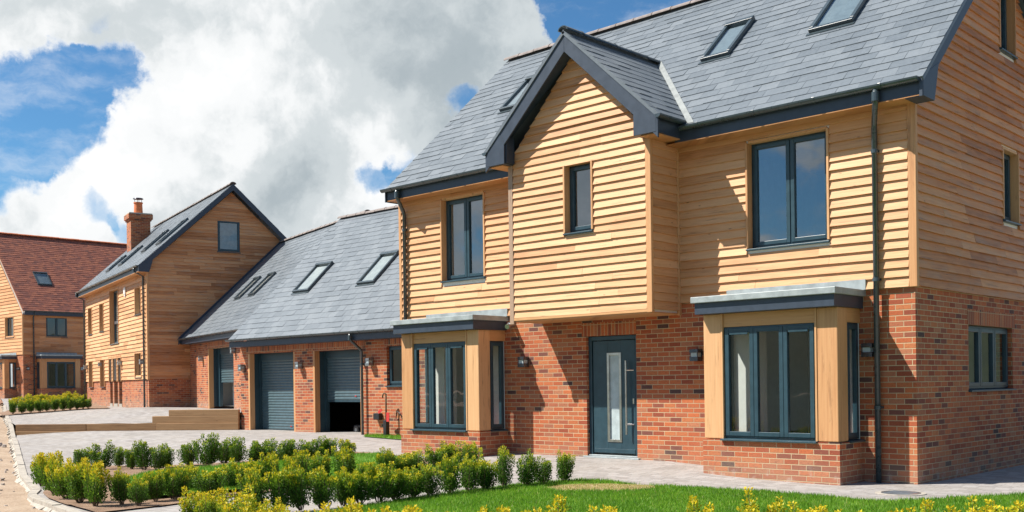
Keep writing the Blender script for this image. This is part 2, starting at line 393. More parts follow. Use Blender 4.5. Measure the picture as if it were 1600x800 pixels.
class Frame:
    """a vertical wall plane: u along it, z up, d outwards"""
    def __init__(s, o, u, n): s.o = o; s.u = u; s.n = n
    def __call__(s, u, z, d=0.0): return (s.o[0] + s.u[0] * u + s.n[0] * d, s.o[1] + s.u[1] * u + s.n[1] * d, z)
    def box(s, mb, u0, u1, z0, z1, d0, d1, mi=0, rnd=None):
        mb.hexa([s(u0, z0, d0), s(u1, z0, d0), s(u1, z0, d1), s(u0, z0, d1), s(u0, z1, d0), s(u1, z1, d0), s(u1, z1, d1), s(u0, z1, d1)], mi, rnd)

def wall_panel(mb, fr, u0, u1, z0, z1, holes, d0, d1, mi=0):
    """a wall with rectangular holes between depth d0 (inner) and d1 (outer)"""
    us = sorted({u0, u1, *[h for q in holes for h in q[:2] if u0 < h < u1]}); zs = sorted({z0, z1, *[h for q in holes for h in q[2:] if z0 < h < z1]})
    def solid(i, k):
        if not (0 <= i < len(us) - 1 and 0 <= k < len(zs) - 1): return False
        a = (us[i] + us[i + 1]) / 2; b = (zs[k] + zs[k + 1]) / 2
        return not any(h[0] < a < h[1] and h[2] < b < h[3] for h in holes)
    for i in range(len(us) - 1):
        for k in range(len(zs) - 1):
            if not solid(i, k): continue
            a, b, c, d = us[i], us[i + 1], zs[k], zs[k + 1]
            for dd in (d0, d1): mb.face([fr(a, c, dd), fr(b, c, dd), fr(b, d, dd), fr(a, d, dd)], mi)
            if not solid(i - 1, k): mb.face([fr(a, c, d0), fr(a, d, d0), fr(a, d, d1), fr(a, c, d1)], mi)
            if not solid(i + 1, k): mb.face([fr(b, c, d0), fr(b, d, d0), fr(b, d, d1), fr(b, c, d1)], mi)
            if not solid(i, k - 1): mb.face([fr(a, c, d0), fr(b, c, d0), fr(b, c, d1), fr(a, c, d1)], mi)
            if not solid(i, k + 1): mb.face([fr(a, d, d0), fr(b, d, d0), fr(b, d, d1), fr(a, d, d1)], mi)

def boards(mb, fr, z0, z1, lim, holes=(), e=.1287, d_out=.050, d_in=.018, mi=0, sub=True):
    """overlapping featheredge boards; lim(z) -> (u0, u1)"""
    n = max(1, round((z1 - z0) / e)); e = (z1 - z0) / n
    for k in range(n):
        zb, zt = z0 + k * e, z0 + (k + 1) * e
        a0, a1 = lim(zb); b0, b1 = lim(zt)
        segs = [(a0, a1)]
        for h in holes:
            if h[2] < zb + e * .6 and h[3] > zb + e * .4:
                ns = []
                for s0, s1 in segs:
                    if h[1] <= s0 or h[0] >= s1: ns.append((s0, s1)); continue
                    if h[0] > s0: ns.append((s0, h[0]))
                    if h[1] < s1: ns.append((h[1], s1))
                segs = ns
        for s0, s1 in segs:
            cuts = [s0]
            while sub and s1 - cuts[-1] > 2.6:
                nx = cuts[-1] + random.uniform(.9, 2.6)
                if s1 - nx < .5: break
                cuts.append(nx)
            cuts.append(s1)
            for q0, q1 in zip(cuts, cuts[1:]):
                t0 = b0 if q0 == a0 else q0; t1 = b1 if q1 == a1 else q1
                if q1 - q0 < .01: continue
                if t1 - t0 < .004: t0 = t1 = (q0 + q1) / 2
                j = random.uniform(-.003, .004); sl = random.uniform(-.006, .006); gap = .0012
                zb0, zb1 = zb - sl, zb + sl
                mb.hexa([fr(q0 + gap, zb0, d_in - .012), fr(q1 - gap, zb1, d_in - .012), fr(q1 - gap, zb1, d_out + j), fr(q0 + gap, zb0, d_out + j),
                         fr(t0 + gap, zt + .004, d_in - .012), fr(t1 - gap, zt + .004, d_in - .012), fr(t1 - gap, zt + .004, d_in), fr(t0 + gap, zt + .004, d_in)], mi)

def slope(mb, o, u, v, L, W, gauge=.2, sw=.3, th=.012, mi=0, clip=None, gap=.004):
    """slates laid on a slope: o lower corner, u along the eaves (unit), v up the slope (unit); L, W extents"""
    o, u, v = Vector(o), Vector(u), Vector(v); nrm = u.cross(v)
    if nrm.z < 0: nrm = -nrm
    rows = max(1, round(W / gauge)); gauge = W / rows
    for k in range(rows):
        v0, v1 = k * gauge, (k + 1) * gauge + .012
        x = -sw * (.5 if k % 2 else 1.0) if True else 0
        while x < L:
            a, b = max(0, x), min(L, x + sw); x += sw
            if b - a < .02: continue
            if clip:
                lo, hi = clip((v0 + v1) / 2)
                a, b = max(a, lo), min(b, hi)
                if b - a < .02: continue
            j = random.uniform(-.007, .003); dv = random.uniform(-.009, .006); g = gap / 2
            top = .001
            P = lambda uu, vv, h: o + u * uu + v * vv + nrm * h
            mb.hexa([P(a + g, v0 + dv, -.004), P(b - g, v0 + dv, -.004), P(b - g, v0 + dv, th + j), P(a + g, v0 + dv, th + j),
                     P(a + g, v1, -.006), P(b - g, v1, -.006), P(b - g, v1, top), P(a + g, v1, top)], mi)
    # underlay
    if not clip:
        P = lambda uu, vv, h: o + u * uu + v * vv + nrm * h
        mb.hexa([P(0, 0, -.05), P(L, 0, -.05), P(L, 0, -.006), P(0, 0, -.006), P(0, W, -.05), P(L, W, -.05), P(L, W, -.006), P(0, W, -.006)], mi, .3)

def tag(o, label, cat, group=None, kind=None):
    if label: o['label'] = label
    if cat: o['category'] = cat
    if group: o['group'] = group
    if kind: o['kind'] = kind
    return o
def empty(name, label, cat, loc=(0, 0, 0), rz=0.0, group=None):
    o = bpy.data.objects.new(name, None); COL.objects.link(o); o.empty_display_size = .2
    o.location = loc; o.rotation_euler = (0, 0, rz)
    return tag(o, label, cat, group)

# ------------------------------------------------------------------ parts of houses
def window(parent, fr, u0, u1, z0, z1, n=2, d=-.06, trim=None, sill=True, name='window', fw=.05, sw=.06, flat=False, sill_d=None, pane='glass'):
    """frame (the part) with sashes, panes, a sill and the oak lining of its opening as sub-parts"""
    f = MB()
    fr.box(f, u0, u0 + fw, z0, z1, d - .07, d); fr.box(f, u1 - fw, u1, z0, z1, d - .07, d)
    fr.box(f, u0 + fw, u1 - fw, z1 - fw, z1, d - .07, d); fr.box(f, u0 + fw, u1 - fw, z0, z0 + fw, d - .07, d)
    step = (u1 - u0 - fw) / n
    for k in range(1, n): fr.box(f, u0 + k * step + .005, u0 + k * step + fw - .005, z0 + fw, z1 - fw, d - .07, d - .002)
    win = f.build(name, 'anthracite', parent, bevel=.004)
    for k in range(n):
        a = u0 + k * step + fw - .018; b = u0 + (k + 1) * step + .018; c, e = z0 + fw - .018, z1 - fw + .018
        s = MB(); q = d + .014
        fr.box(s, a, a + sw, c, e, d - .05, q); fr.box(s, b - sw, b, c, e, d - .05, q)
        fr.box(s, a + sw, b - sw, c, c + sw, d - .05, q); fr.box(s, a + sw, b - sw, e - sw, e, d - .05, q)
        s.build('sash', 'anthracite', win, bevel=.005)
        g = MB(); g.face([fr(a + sw - .004, c + sw - .004, d - .022), fr(b - sw + .004, c + sw - .004, d - .022), fr(b - sw + .004, e - sw + .004, d - .022), fr(a + sw - .004, e - sw + .004, d - .022)])
        g.build('glass', pane, win, fix=False)
    if sill:
        s = MB(); sd = .075 if sill_d is None else sill_d
        lo = trim[0] if trim else .03
        c = [fr(u0 - lo, z0 - .045, d - .06), fr(u1 + lo, z0 - .045, d - .06), fr(u1 + lo, z0 - .045, sd), fr(u0 - lo, z0 - .045, sd),
             fr(u0 - lo, z0 - .003, d - .06), fr(u1 + lo, z0 - .003, d - .06), fr(u1 + lo, z0 - .02, sd), fr(u0 - lo, z0 - .02, sd)]
        s.hexa(c); s.build('sill', 'anthracite', win, bevel=.004)
    if trim:
        tw, tz, od = trim
        s = MB(); fr.box(s, u0 - tw, u0 + .005, z0 - .005, z1 + tz, d + .003, od); fr.box(s, u1 - .005, u1 + tw, z0 - .005, z1 + tz, d + .003, od)
        fr.box(s, u0 + .007, u1 - .007, z1 - .006, z1 + .003 + tw, d + .003, .03)
        s.build('reveal_trim', 'oak', win, bevel=.004)
    return win

def lamp(parent, fr, u, z, d=0.0, mat='lamp_metal'):
    b = MB()
    fr.box(b, u - .055, u + .055, z - .095, z + .095, d, d + .025)
    o = b.build('wall_lamp', mat, parent, bevel=.004)
    h = MB()
    fr.box(h, u - .075, u + .075, z + .035, z + .092, d + .025, d + .165); fr.box(h, u - .075, u + .075, z - .095, z - .03, d + .025, d + .165)
    for k in range(4):
        a = (-.072, .06)[k % 2]; q = (.03, .15)[k // 2]
        fr.box(h, u + a, u + a + .012, z - .03, z + .035, d + q, d + q + .012)
    h.build('lamp_head', mat, o, bevel=.004)
    g = MB(); fr.box(g, u - .058, u + .058, z - .03, z + .035, d + .045, d + .148); g.build('lamp_lens', 'frosted', o)
    return o

def gutter(parent, fr, u0, u1, z, d, r=.06, brackets=True):
    """half round eaves gutter hung at depth d, rim at height z"""
    g = MB(); n = 8; ring = []
    for rr in (r, r - .008):
        ring.append([(d + rr * math.cos(math.pi + math.pi * k / n), z + rr * math.sin(math.pi + math.pi * k / n)) for k in range(n + 1)])
    prof = ring[0] + ring[1][::-1]
    g.prism([fr(u0, q[1], q[0]) for q in prof], Vector(fr(u1, 0, 0)) - Vector(fr(u0, 0, 0)))
    for uu in (u0, u1):      # stop ends
        g.prism([fr(uu - .004, q[1], q[0]) for q in [(p[0], p[1]) for p in ring[0]]], Vector(fr(.008, 0, 0)) - Vector(fr(0, 0, 0)))
    o = g.build('gutter', 'gutter_grey', parent)
    if brackets:
        u = u0 + .3
        while u < u1 - .1:
            b = MB()
            rr = r + .006
            pr = [(d + rr * math.cos(math.pi + math.pi * k / n), z + rr * math.sin(math.pi + math.pi * k / n)) for k in range(n + 1)]
            pr = pr + [(p[0] * 1.0 + (d - p[0]) * .02, p[1] + .004) for p in pr[::-1]]
            b.prism([fr(u, q[1], q[0]) for q in pr], Vector(fr(.035, 0, 0)) - Vector(fr(0, 0, 0)))
            u += .95; b.build('gutter_bracket', 'gutter_grey', o)
    return o

def downpipe(parent, fr, u, ztop, zbot, d_eave, d_wall=.09, r=.038, swan=True, off=-.17):
    p = MB(); off = off if swan else 0
    pts = [fr(u - off, ztop, d_eave), fr(u - off, ztop - .13, d_eave)] + ([fr(u - off * .85, ztop - .19, d_eave - (d_eave - d_wall) * .15), fr(u - off * .15, ztop - .37, d_wall + (d_eave - d_wall) * .15), fr(u, ztop - .44, d_wall)] if swan else [fr(u, ztop - .3, d_wall)]) + [fr(u, zbot, d_wall)]
    p.tube(pts, r, 12)
    o = p.build('downpipe', 'gutter_grey', parent, smooth=True)
    z = ztop - .75
    while z > zbot + .2:
        c = MB(); c.tube([fr(u, z - .025, d_wall), fr(u, z + .025, d_wall)], r + .01, 12); fr.box(c, u - .05, u + .05, z - .015, z + .015, 0.0, d_wall - r)
        z -= 1.75; c.build('pipe_clip', 'gutter_grey', o)
    c = MB(); c.tube([fr(u - off, ztop - .16, d_eave), fr(u - off, ztop - .04, d_eave)], r + .012, 12)
    c.build('pipe_socket', 'gutter_grey', o)
    return o

def skylight(parent, o, u, v, a, b, c, d, back='blind'):
    """roof window: on slope (o,u,v) from a..b along the eaves and c..d up the slope"""
    o, u, v = Vector(o), Vector(u), Vector(v); nrm = u.cross(v)
    if nrm.z < 0: nrm = -nrm
    P = lambda x, y, h: o + u * x + v * y + nrm * h
    def bx(mb, x0, x1, y0, y1, h0, h1): mb.hexa([P(x0, y0, h0), P(x1, y0, h0), P(x1, y1, h0), P(x0, y1, h0), P(x0, y0, h1), P(x1, y0, h1), P(x1, y1, h1), P(x0, y1, h1)])
    f = MB(); wd = .065
    bx(f, a, b, c, c + wd, -.02, .075); bx(f, a, b, d - wd - .03, d, -.02, .10); bx(f, a, a + wd, c + wd, d - wd - .03, -.02, .08); bx(f, b - wd, b, c + wd, d - wd - .03, -.02, .08)
    s = f.build('skylight', 'black_plastic' if False else 'gutter_grey', parent, bevel=.006)
    g = MB(); g.face([P(a + wd, c + wd, .05), P(b - wd, c + wd, .05), P(b - wd, d - wd, .05), P(a + wd, d - wd, .05)]); g.build('glass', 'glass', s, fix=False)
    g = MB(); g.face([P(a + wd, c + wd, .0182), P(b - wd, c + wd, .0182), P(b - wd, d - wd, .0182), P(a + wd, d - wd, .0182)]); g.build('blind', back, s, fix=False)
    fl = MB(); bx(fl, a - .03, b + .03, c - .07, c - .002, .010, .02); fl.build('flashing_apron', 'gutter_grey', s)
    return s

def ridge(parent, p0, p1, mat='ridge_clay', r=.12, name='ridge_tiles', L=.45):
    p0, p1 = Vector(p0), Vector(p1); dr = (p1 - p0); n = max(1, round(dr.length / L)); b = MB(); e = dr.normalized(); s = e.cross(UP).normalized()
    for k in range(n):
        q0 = p0 + dr * k / n; q1 = p0 + dr * (k + 1) / n - e * .008
        pr = []
        for rr in (r, r - .02):
            pr.append([(math.cos(math.pi * (i / 8)) * rr, math.sin(math.pi * i / 8) * rr * .72) for i in range(9)])
        poly = pr[0] + pr[1][::-1]; j = random.uniform(-.006, .006)
        b.prism([q0 + s * x + UP * (z - .03 + j) for x, z in poly], q1 - q0)
        b.prism([q1 - e * .03 + s * x * 1.06 + UP * (z * 1.06 - .03 + j) for x, z in poly], e * .03)
    return b.build(name, mat, parent)

def room(parent, x0, x1, y0, y1, z0, z1, open_side, mat='plaster', name='interior_room'):
    b = MB(); c = {'y0': [(x0, y0), (x1, y0)], 'y1': [(x1, y1), (x0, y1)], 'x0': [(x0, y1), (x0, y0)], 'x1': [(x1, y0), (x1, y1)]}
    for k, (p, q) in c.items():
        if k != open_side: b.face([(*p, z0), (*q, z0), (*q, z1), (*p, z1)])
    b.face([(x0, y0, z0), (x1, y0, z0), (x1, y1, z0), (x0, y1, z0)], 1); b.face([(x0, y0, z1), (x1, y0, z1), (x1, y1, z1), (x0, y1, z1)])
    return b.build(name, [mat, 'dark_floor'], parent, fix=False)

def bay(parent, fr, u0, u1, proj, n=3, zsill=.6, zhead=2.2, ztop=2.4, zbase=-.3, over=.18, side_windows=(1, 1)):
    """square bay: brick plinth with oak corner posts, casements, a dark fascia and a pale flat roof"""
    b = MB(); P = proj
    fr.box(b, u0, u1, zbase, zsill - .03, -.02, P)
    o = b.build('bay_window', 'brick', parent)
    pw = .30
    for a in (u0 + .02, u1 - .02 - pw):
        s = MB(); e0 = a if a < (u0 + u1) / 2 else a + pw - .10
        s.prism([fr(q[0], zsill - .022, q[1]) for q in ([(a, P - .015), (a + pw, P - .015), (a + pw, P - .11), (a + .10, P - .11), (a + .10, P - pw - .01), (a, P - pw - .01)] if a < (u0 + u1) / 2 else
                 [(a, P - .015), (a + pw, P - .015), (a + pw, P - pw - .01), (a + pw - .10, P - pw - .01), (a + pw - .10, P - .11), (a, P - .11)])], (0, 0, ztop - zsill + .022)); s.build('post', 'oak', o, bevel=.012)
    for a in (u0 + .02 + pw, u1 - .02 - pw - .03):
        s = MB(); fr.box(s, a, a + .03, zsill - .02, ztop, P - .1, P - .005); s.build('post_bead', 'oak', o, bevel=.004)
    s = MB(); fr.box(s, u0 + pw + .05, u1 - pw - .05, zhead + .003, ztop, P - .20, P - .035); s.build('lintel', 'oak_lintel', o, bevel=.004)
    for sd, a in ((-1, u0 + .02), (1, u1 - .02)):
        s = MB(); q0, q1 = (a, a + .16) if sd < 0 else (a - .16, a)
        fr.box(s, q0 + .01 * (sd < 0), q1 - .01 * (sd > 0), zhead + .003, ztop, 0.0, P - pw - .01); s.build('lintel', 'oak_lintel', o)
    window(o, Frame(fr(0, 0, P)[:2], fr.u, fr.n), u0 + pw + .055, u1 - pw - .055, zsill, zhead, n, -.05, None, True, 'window_frame', sill_d=.05) if False else None
    F2 = Frame(fr(0, 0, P)[:2], fr.u, fr.n)
    bay_window(o, F2, u0 + pw + .05, u1 - pw - .05, zsill, zhead, n, -.045, .05)
    for sd in (0, 1):
        if not side_windows[sd]: continue
        nn = (-fr.u[0], -fr.u[1]) if sd == 0 else fr.u
        oo = fr(u0 + .02 if sd == 0 else u1 - .02, 0, 0)[:2]
        F3 = Frame(oo, fr.n, nn)
        bay_window(o, F3, .03, P - pw - .02, zsill, zhead, 1, -.03, .05)
    s = MB(); fr.box(s, u0 - .02, u1 + .02, ztop, ztop + .19, 0.0, P + over - .03)
    s.build('canopy_fascia', 'fascia_blue', o, bevel=.004)
    s = MB(); fr.box(s, u0 - .06, u1 + .06, ztop + .165, ztop + .255, -.01, P + over + .02)
    s.build('canopy_roof', 'lead', o, bevel=.008)
    s = MB(); fr.box(s, u0 + .02, u1 + .08, ztop + .256, ztop + .40, .020, .055); s.build('upstand_flashing', 'lead', o)
    return o

def bay_window(o, fr, u0, u1, z0, z1, n, d, sd):
    f = MB(); fw = .045; sw = .062
    for a, b_, c, e in ((u0, u0 + fw, z0, z1), (u1 - fw, u1, z0, z1), (u0 + fw, u1 - fw, z1 - fw, z1), (u0 + fw, u1 - fw, z0, z0 + fw)): fr.box(f, a, b_, c, e, d - .07, d)
    step = (u1 - u0 - fw) / n
    for k in range(1, n): fr.box(f, u0 + k * step + .004, u0 + k * step + fw - .004, z0 + fw, z1 - fw, d - .07, d - .002)
    f.build('window_frame', 'anthracite', o, bevel=.004)
    for k in range(n):
        a = u0 + k * step + fw - .02; b = u0 + (k + 1) * step + .02; c, e = z0 + fw - .02, z1 - fw + .02
        s = MB(); q = d + .014
        for x0, x1, y0, y1 in ((a, a + sw, c, e), (b - sw, b, c, e), (a + sw, b - sw, c, c + sw), (a + sw, b - sw, e - sw, e)): fr.box(s, x0, x1, y0, y1, d - .05, q)
        if n > 1 and k != 1: fr.box(s, a + sw + .02, b - sw - .02, e - sw - .028, e - sw + .012, q, q + .012)
        s.build('sash', 'anthracite', o, bevel=.005)
        g = MB(); g.face([fr(a + sw - .004, c + sw - .004, d - .022), fr(b - sw + .004, c + sw - .004, d - .022), fr(b - sw + .004, e - sw + .004, d - .022), fr(a + sw - .004, e - sw + .004, d - .022)])
        g.build('glass', 'glass', o, fix=False)
    s = MB()
    s.hexa([fr(u0 - .03, z0 - .045, d - .06), fr(u1 + .03, z0 - .045, d - .06), fr(u1 + .03, z0 - .045, sd), fr(u0 - .03, z0 - .045, sd),
            fr(u0 - .03, z0 - .003, d - .06), fr(u1 + .03, z0 - .003, d - .06), fr(u1 + .03, z0 - .022, sd), fr(u0 - .03, z0 - .022, sd)])
    s.build('sill', 'anthracite', o, bevel=.004)

def bargeboard(parent, fr, pts, h, d0, d1, mat='fascia_blue', name='bargeboard', box=None):
    """boards along the verge polyline pts [(u,z)...] of vertical depth h; box: ends boxed down to a flat foot"""
    b = MB()
    for (ua, za), (ub, zb) in zip(pts, pts[1:]):
        b.prism([fr(ua, za, d0), fr(ub, zb, d0), fr(ub, zb - h, d0), fr(ua, za - h, d0)], Vector(fr(0, 0, d1)) - Vector(fr(0, 0, d0)))
    for bx in (box or ()):
        b.prism([fr(u, z, d0) for u, z in bx], Vector(fr(0, 0, d1 + .004)) - Vector(fr(0, 0, d0)))
    return b.build(name, mat, parent, bevel=.004)

# ------------------------------------------------------------------ terrain heights
def S(t): t = max(0.0, min(1.0, t)); return t * t * (3 - 2 * t)
def h_low(x, y):
    return .15 * S((-x - 1.2) / 3.2) * S((y + 2.3) / 2.1) + .055 * S((-x - 10) / 6) * S((y + 3) / 4) + .06 * S((-x - 14) / 10) * (1 - S((y + 3) / 4))
UPCTL = [(-26.1, -1.65, .385), (-24.6, -.6, .395), (-22.75, .75, .40), (-22.1, 1.25, .52), (-20.4, 2.6, .70), (-31.6, 5.4, .70), (-43.9, 8.7, .78), (-60.4, 12.2, .90), (-24.5, 4.9, .71), (-25.5, .6, .43), (-28.2, -.9, .40), (-32.5, .6, .42), (-38.5, 2.8, .50), (-43, 4.5, .56), (-70, 14, .9), (-27.5, 3.8, .70), (-37.5, 6.2, .66)]
def h_up(x, y):
    sw = s = 0.0
    for a, b, z in UPCTL:
        q = 1.0 / ((x - a) ** 2 + (y - b) ** 2 + .05) ** 1.25; sw += q; s += q * z
    return s / sw
KERB = [(-5.2, -8.77), (-6.04, -8.66), (-7.07, -8.48), (-8.05, -8.31), (-8.75, -8.1), (-9.33, -7.80), (-10.4, -7.45), (-11.93, -6.95), (-14.5, -5.98), (-17.27, -4.94), (-20.3, -3.80), (-23.05, -2.77), (-26.0, -1.70), (-28.24, -.91), (-32.43, .61), (-38.47, 2.84), (-42.95, 4.51), (-48, 6.4)]
def kerb_h(x, y):
    f = S((-x - 25.0) / 3.5)
    return (1 - f) * (h_low(x, y) + .010) + f * (h_up(x, y) + .01)

def sheet(name, poly, hfun, mat, step, kind='structure', dz=0.0):
    bm = bmesh.new(); bm.faces.new([bm.verts.new((x, y, 0)) for x, y in poly])
    xs = [p[0] for p in poly]; ys = [p[1] for p in poly]
    for ax, vals in ((0, xs), (1, ys)):
        q = math.floor(min(vals) / step) * step
        while q < max(vals):
            co = [0, 0, 0]; no = [0, 0, 0]; co[ax] = q; no[ax] = 1
            bmesh.ops.bisect_plane(bm, geom=bm.verts[:] + bm.edges[:] + bm.faces[:], plane_co=co, plane_no=no)
            q += step
    bmesh.ops.triangulate(bm, faces=[f for f in bm.faces if len(f.verts) > 4])
    for v in bm.verts: v.co.z = hfun(v.co.x, v.co.y) + dz
    bmesh.ops.recalc_face_normals(bm, faces=bm.faces)
    if sum(f.normal.z for f in bm.faces) < 0: bmesh.ops.reverse_faces(bm, faces=bm.faces)
    me = bpy.data.meshes.new(name); bm.to_mesh(me); bm.free(); me.materials.append(MATS[mat])
    me.polygons.foreach_set('use_smooth', [True] * len(me.polygons))
    ob = bpy.data.objects.new(name, me); COL.objects.link(ob)
    if kind: ob['kind'] = kind
    return ob

def inside(poly, x, y):
    r = False; n = len(poly); j = n - 1
    for i in range(n):
        xi, yi = poly[i]; xj, yj = poly[j]
        if (yi > y) != (yj > y) and x < (xj - xi) * (y - yi) / (yj - yi) + xi: r = not r
        j = i
    return r

# bare earth to the horizon; it dips under the paved ground
KERB_E = [(13, -12.6), (4, -11.4), (-2, -9.7)] + KERB
def h_earth(x, y):
    best = 1e9; side = 1
    for (ax, ay), (bx, by) in zip(KERB_E, KERB_E[1:]):
        dx, dy = bx - ax, by - ay; tt = max(0, min(1, ((x - ax) * dx + (y - ay) * dy) / (dx * dx + dy * dy)))
        dd = (x - ax - dx * tt) ** 2 + (y - ay - dy * tt) ** 2
        if dd < best: best = dd; side = dx * (y - ay) - dy * (x - ax); kx, ky = ax + dx * tt, ay + dy * tt
    dd = math.sqrt(best)
    base = kerb_h(kx, ky) - .06
    rough = (mnoise.fractal(Vector((x * .7, y * .7, 3)), 1.0, 2.0, 5) * .035 + mnoise.noise(Vector((x * .2, y * .2, 8))) * .04)
    if side > 0: return base + rough * S(dd / 1.0)            # outside the kerb
    return base - .14 * S(dd / .5) - (.45 * S((dd - .5) / 4))
_rad = [0, .8, 1.6, 2.4, 3.2, 4, 5, 6, 7, 8, 9, 10, 11, 12, 13, 14, 15, 16, 17, 18, 19, 20, 21, 22, 23, 24, 26, 28, 30, 32, 34, 36, 39, 42, 46, 50, 56, 63, 72, 84, 100, 130, 180, 260, 420, 800, 1500]
vs, fs = [], []; NA = 180
for r_ in _rad:
    for k in range(NA):
        a_ = 2 * math.pi * k / NA
        x, y = CAM.x + math.cos(a_) * r_, CAM.y + math.sin(a_) * r_
        z = h_earth(x, y) if r_ < 90 else (.2 if x < -20 else -.4)
        vs.append((x, y, z))
for i in range(len(_rad) - 1):
    for k in range(NA):
        fs.append((i * NA + k, i * NA + (k + 1) % NA, (i + 1) * NA + (k + 1) % NA, (i + 1) * NA + k))
me = bpy.data.meshes.new('ground'); me.from_pydata(vs, [], fs); me.materials.append(MATS['earth']); me.polygons.foreach_set('use_smooth', [True] * len(fs))
go = bpy.data.objects.new('ground', me); COL.objects.link(go); go['kind'] = 'structure'

A_S, B_S = (-25.95, -1.65), (-20.4, 2.37)
low_poly = KERB[:13] + [A_S, B_S, (-20.4, 3.2), (-10.3, 3.2), (-10.3, .5), (.05, .5), (.05, 7.5), (14, 7.5), (14, -6), (13, -12.4), (4, -11.2), (-2, -9.6)]
sheet('driveway', low_poly, h_low, 'paving', 1.0)
up_poly = [(-25.98, -1.61)] + KERB[13:] + [(-56, 9.3), (-75, 16), (-60, 30), (-40, 14), (-20.6, 8), (-20.45, 2.40), (-22.30, 1.06)]
sheet('upper_driveway', up_poly, h_up, 'paving', .5)

# kerb strip
b = MB()
kp = []
for (x0, y0), (x1, y1) in zip(KERB, KERB[1:]):
    n_ = max(1, int(math.hypot(x1 - x0, y1 - y0) / .9))
    for k in range(n_): kp.append((x0 + (x1 - x0) * k / n_, y0 + (y1 - y0) * k / n_))
kp.append(KERB[-1])
for (x0, y0), (x1, y1) in zip(kp, kp[1:]):
    dx, dy = x1 - x0, y1 - y0; L_ = math.hypot(dx, dy); nx, ny = -dy / L_, dx / L_     # nx,ny: towards the earth
    g_ = .004; ex, ey = dx / L_ * g_, dy / L_ * g_; jj = random.uniform(-.006, .006)
    za, zb = kerb_h(x0, y0) + .012 + jj, kerb_h(x1, y1) + .012 + jj
    wi, wo = -.05, .06
    c = [(x0 + ex + nx * wi, y0 + ey + ny * wi), (x1 - ex + nx * wi, y1 - ey + ny * wi), (x1 - ex + nx * wo, y1 - ey + ny * wo), (x0 + ex + nx * wo, y0 + ey + ny * wo)]
    b.hexa([(*c[0], za - .25), (*c[1], zb - .25), (*c[2], zb - .25), (*c[3], za - .25), (*c[0], za), (*c[1], zb), (*c[2], zb), (*c[3], za)])
    # rough haunching of concrete on the outside
    for q in range(3):
        f0, f1 = q / 3, (q + 1) / 3; w_ = random.uniform(.03, .10); zz = random.uniform(.05, .09)
        p0 = (x0 + dx * f0 + nx * .06, y0 + dy * f0 + ny * .06); p1 = (x0 + dx * f1 + nx * .06, y0 + dy * f1 + ny * .06)
        zc = za + (zb - za) * f0
        b.hexa([(*p0, zc - .25), (*p1, zc - .25), (p1[0] + nx * w_, p1[1] + ny * w_, zc - .25), (p0[0] + nx * w_, p0[1] + ny * w_, zc - .25),
                (*p0, zc - .05), (*p1, zc - .05), (p1[0] + nx * w_, p1[1] + ny * w_, zc - zz - .03), (p0[0] + nx * w_, p0[1] + ny * w_, zc - zz - .03)])
ko = b.build('kerb', 'concrete'); ko['kind'] = 'structure'

# beds and lawns
LAWN_R = [(-3.89, -6.51), (-4.14, -5.38), (-4.27, -3.52), (-4.15, -2.75), (-3.95, -2.25), (-3.6, -2.15), (-2.84, -2.37), (-1.91, -2.22), (-1.01, -2.15), (-.15, -2.2), (.40, -2.35), (.62, -2.2), (1.08, -1.41), (1.54, -.63), (2.6, 1.2), (4.2, 3.0), (8, 4), (8, -2), (3.5, -4.6), (1.3, -6.7), (-.7, -8.6), (-2.5, -8.2), (-3.7, -8.0)]
LAWN_L = [(-6.75, -7.7), (-7.82, -7.45), (-9.4, -6.6), (-10.4, -5.5), (-10.6, -3.4), (-10.4, -1.5), (-9.8, -1.2), (-8.5, -1.6), (-6.9, -2.4), (-6.6, -3.4), (-6.55, -5.8)]
BED_L = [(-5.9, -8.52), (-7.05, -8.38), (-8.0, -8.2), (-8.7, -7.98), (-9.4, -7.64), (-10.35, -7.33), (-11.2, -7.02), (-13.2, -6.25), (-13.3, -5.4), (-11.9, -4.6), (-11.5, -1.2), (-10.4, -1.0), (-8.3, -1.3), (-6.7, -1.8), (-6.4, -3.1), (-6.35, -5.85), (-6.0, -7.6)]
BED_E = [(-4.45, -8.3), (-4.35, -7.9), (-3.5, -8.05), (-2.5, -8.25), (-.75, -8.65), (1.3, -6.75), (3.5, -4.65), (8, -2.1), (8, -3.2), (4, -5.3), (1.6, -7.6), (-.6, -9.35), (-2, -9.2), (-3.6, -8.95)]
def h_bed(x, y): return h_low(x, y) + .012 + .03 * abs(mnoise.noise(Vector((x * 3, y * 3, 1))))
sheet('planting_bed', BED_L, h_bed, 'soil', .35, dz=.004)
sheet('planting_bed', BED_E, h_bed, 'soil', .35, dz=.034)
sheet('lawn', LAWN_R, h_low, 'lawn', .8, dz=.022)
sheet('lawn', LAWN_L, h_low, 'lawn', .8, dz=.062)
STRIP = [(-14.4, 2.45), (-14.5, 2.2), (-14.0, 1.75), (-12.6, 1.6), (-10.6, 1.75), (-10.6, 2.45)]
sheet('lawn', STRIP, h_low, 'lawn', .5, dz=.02)

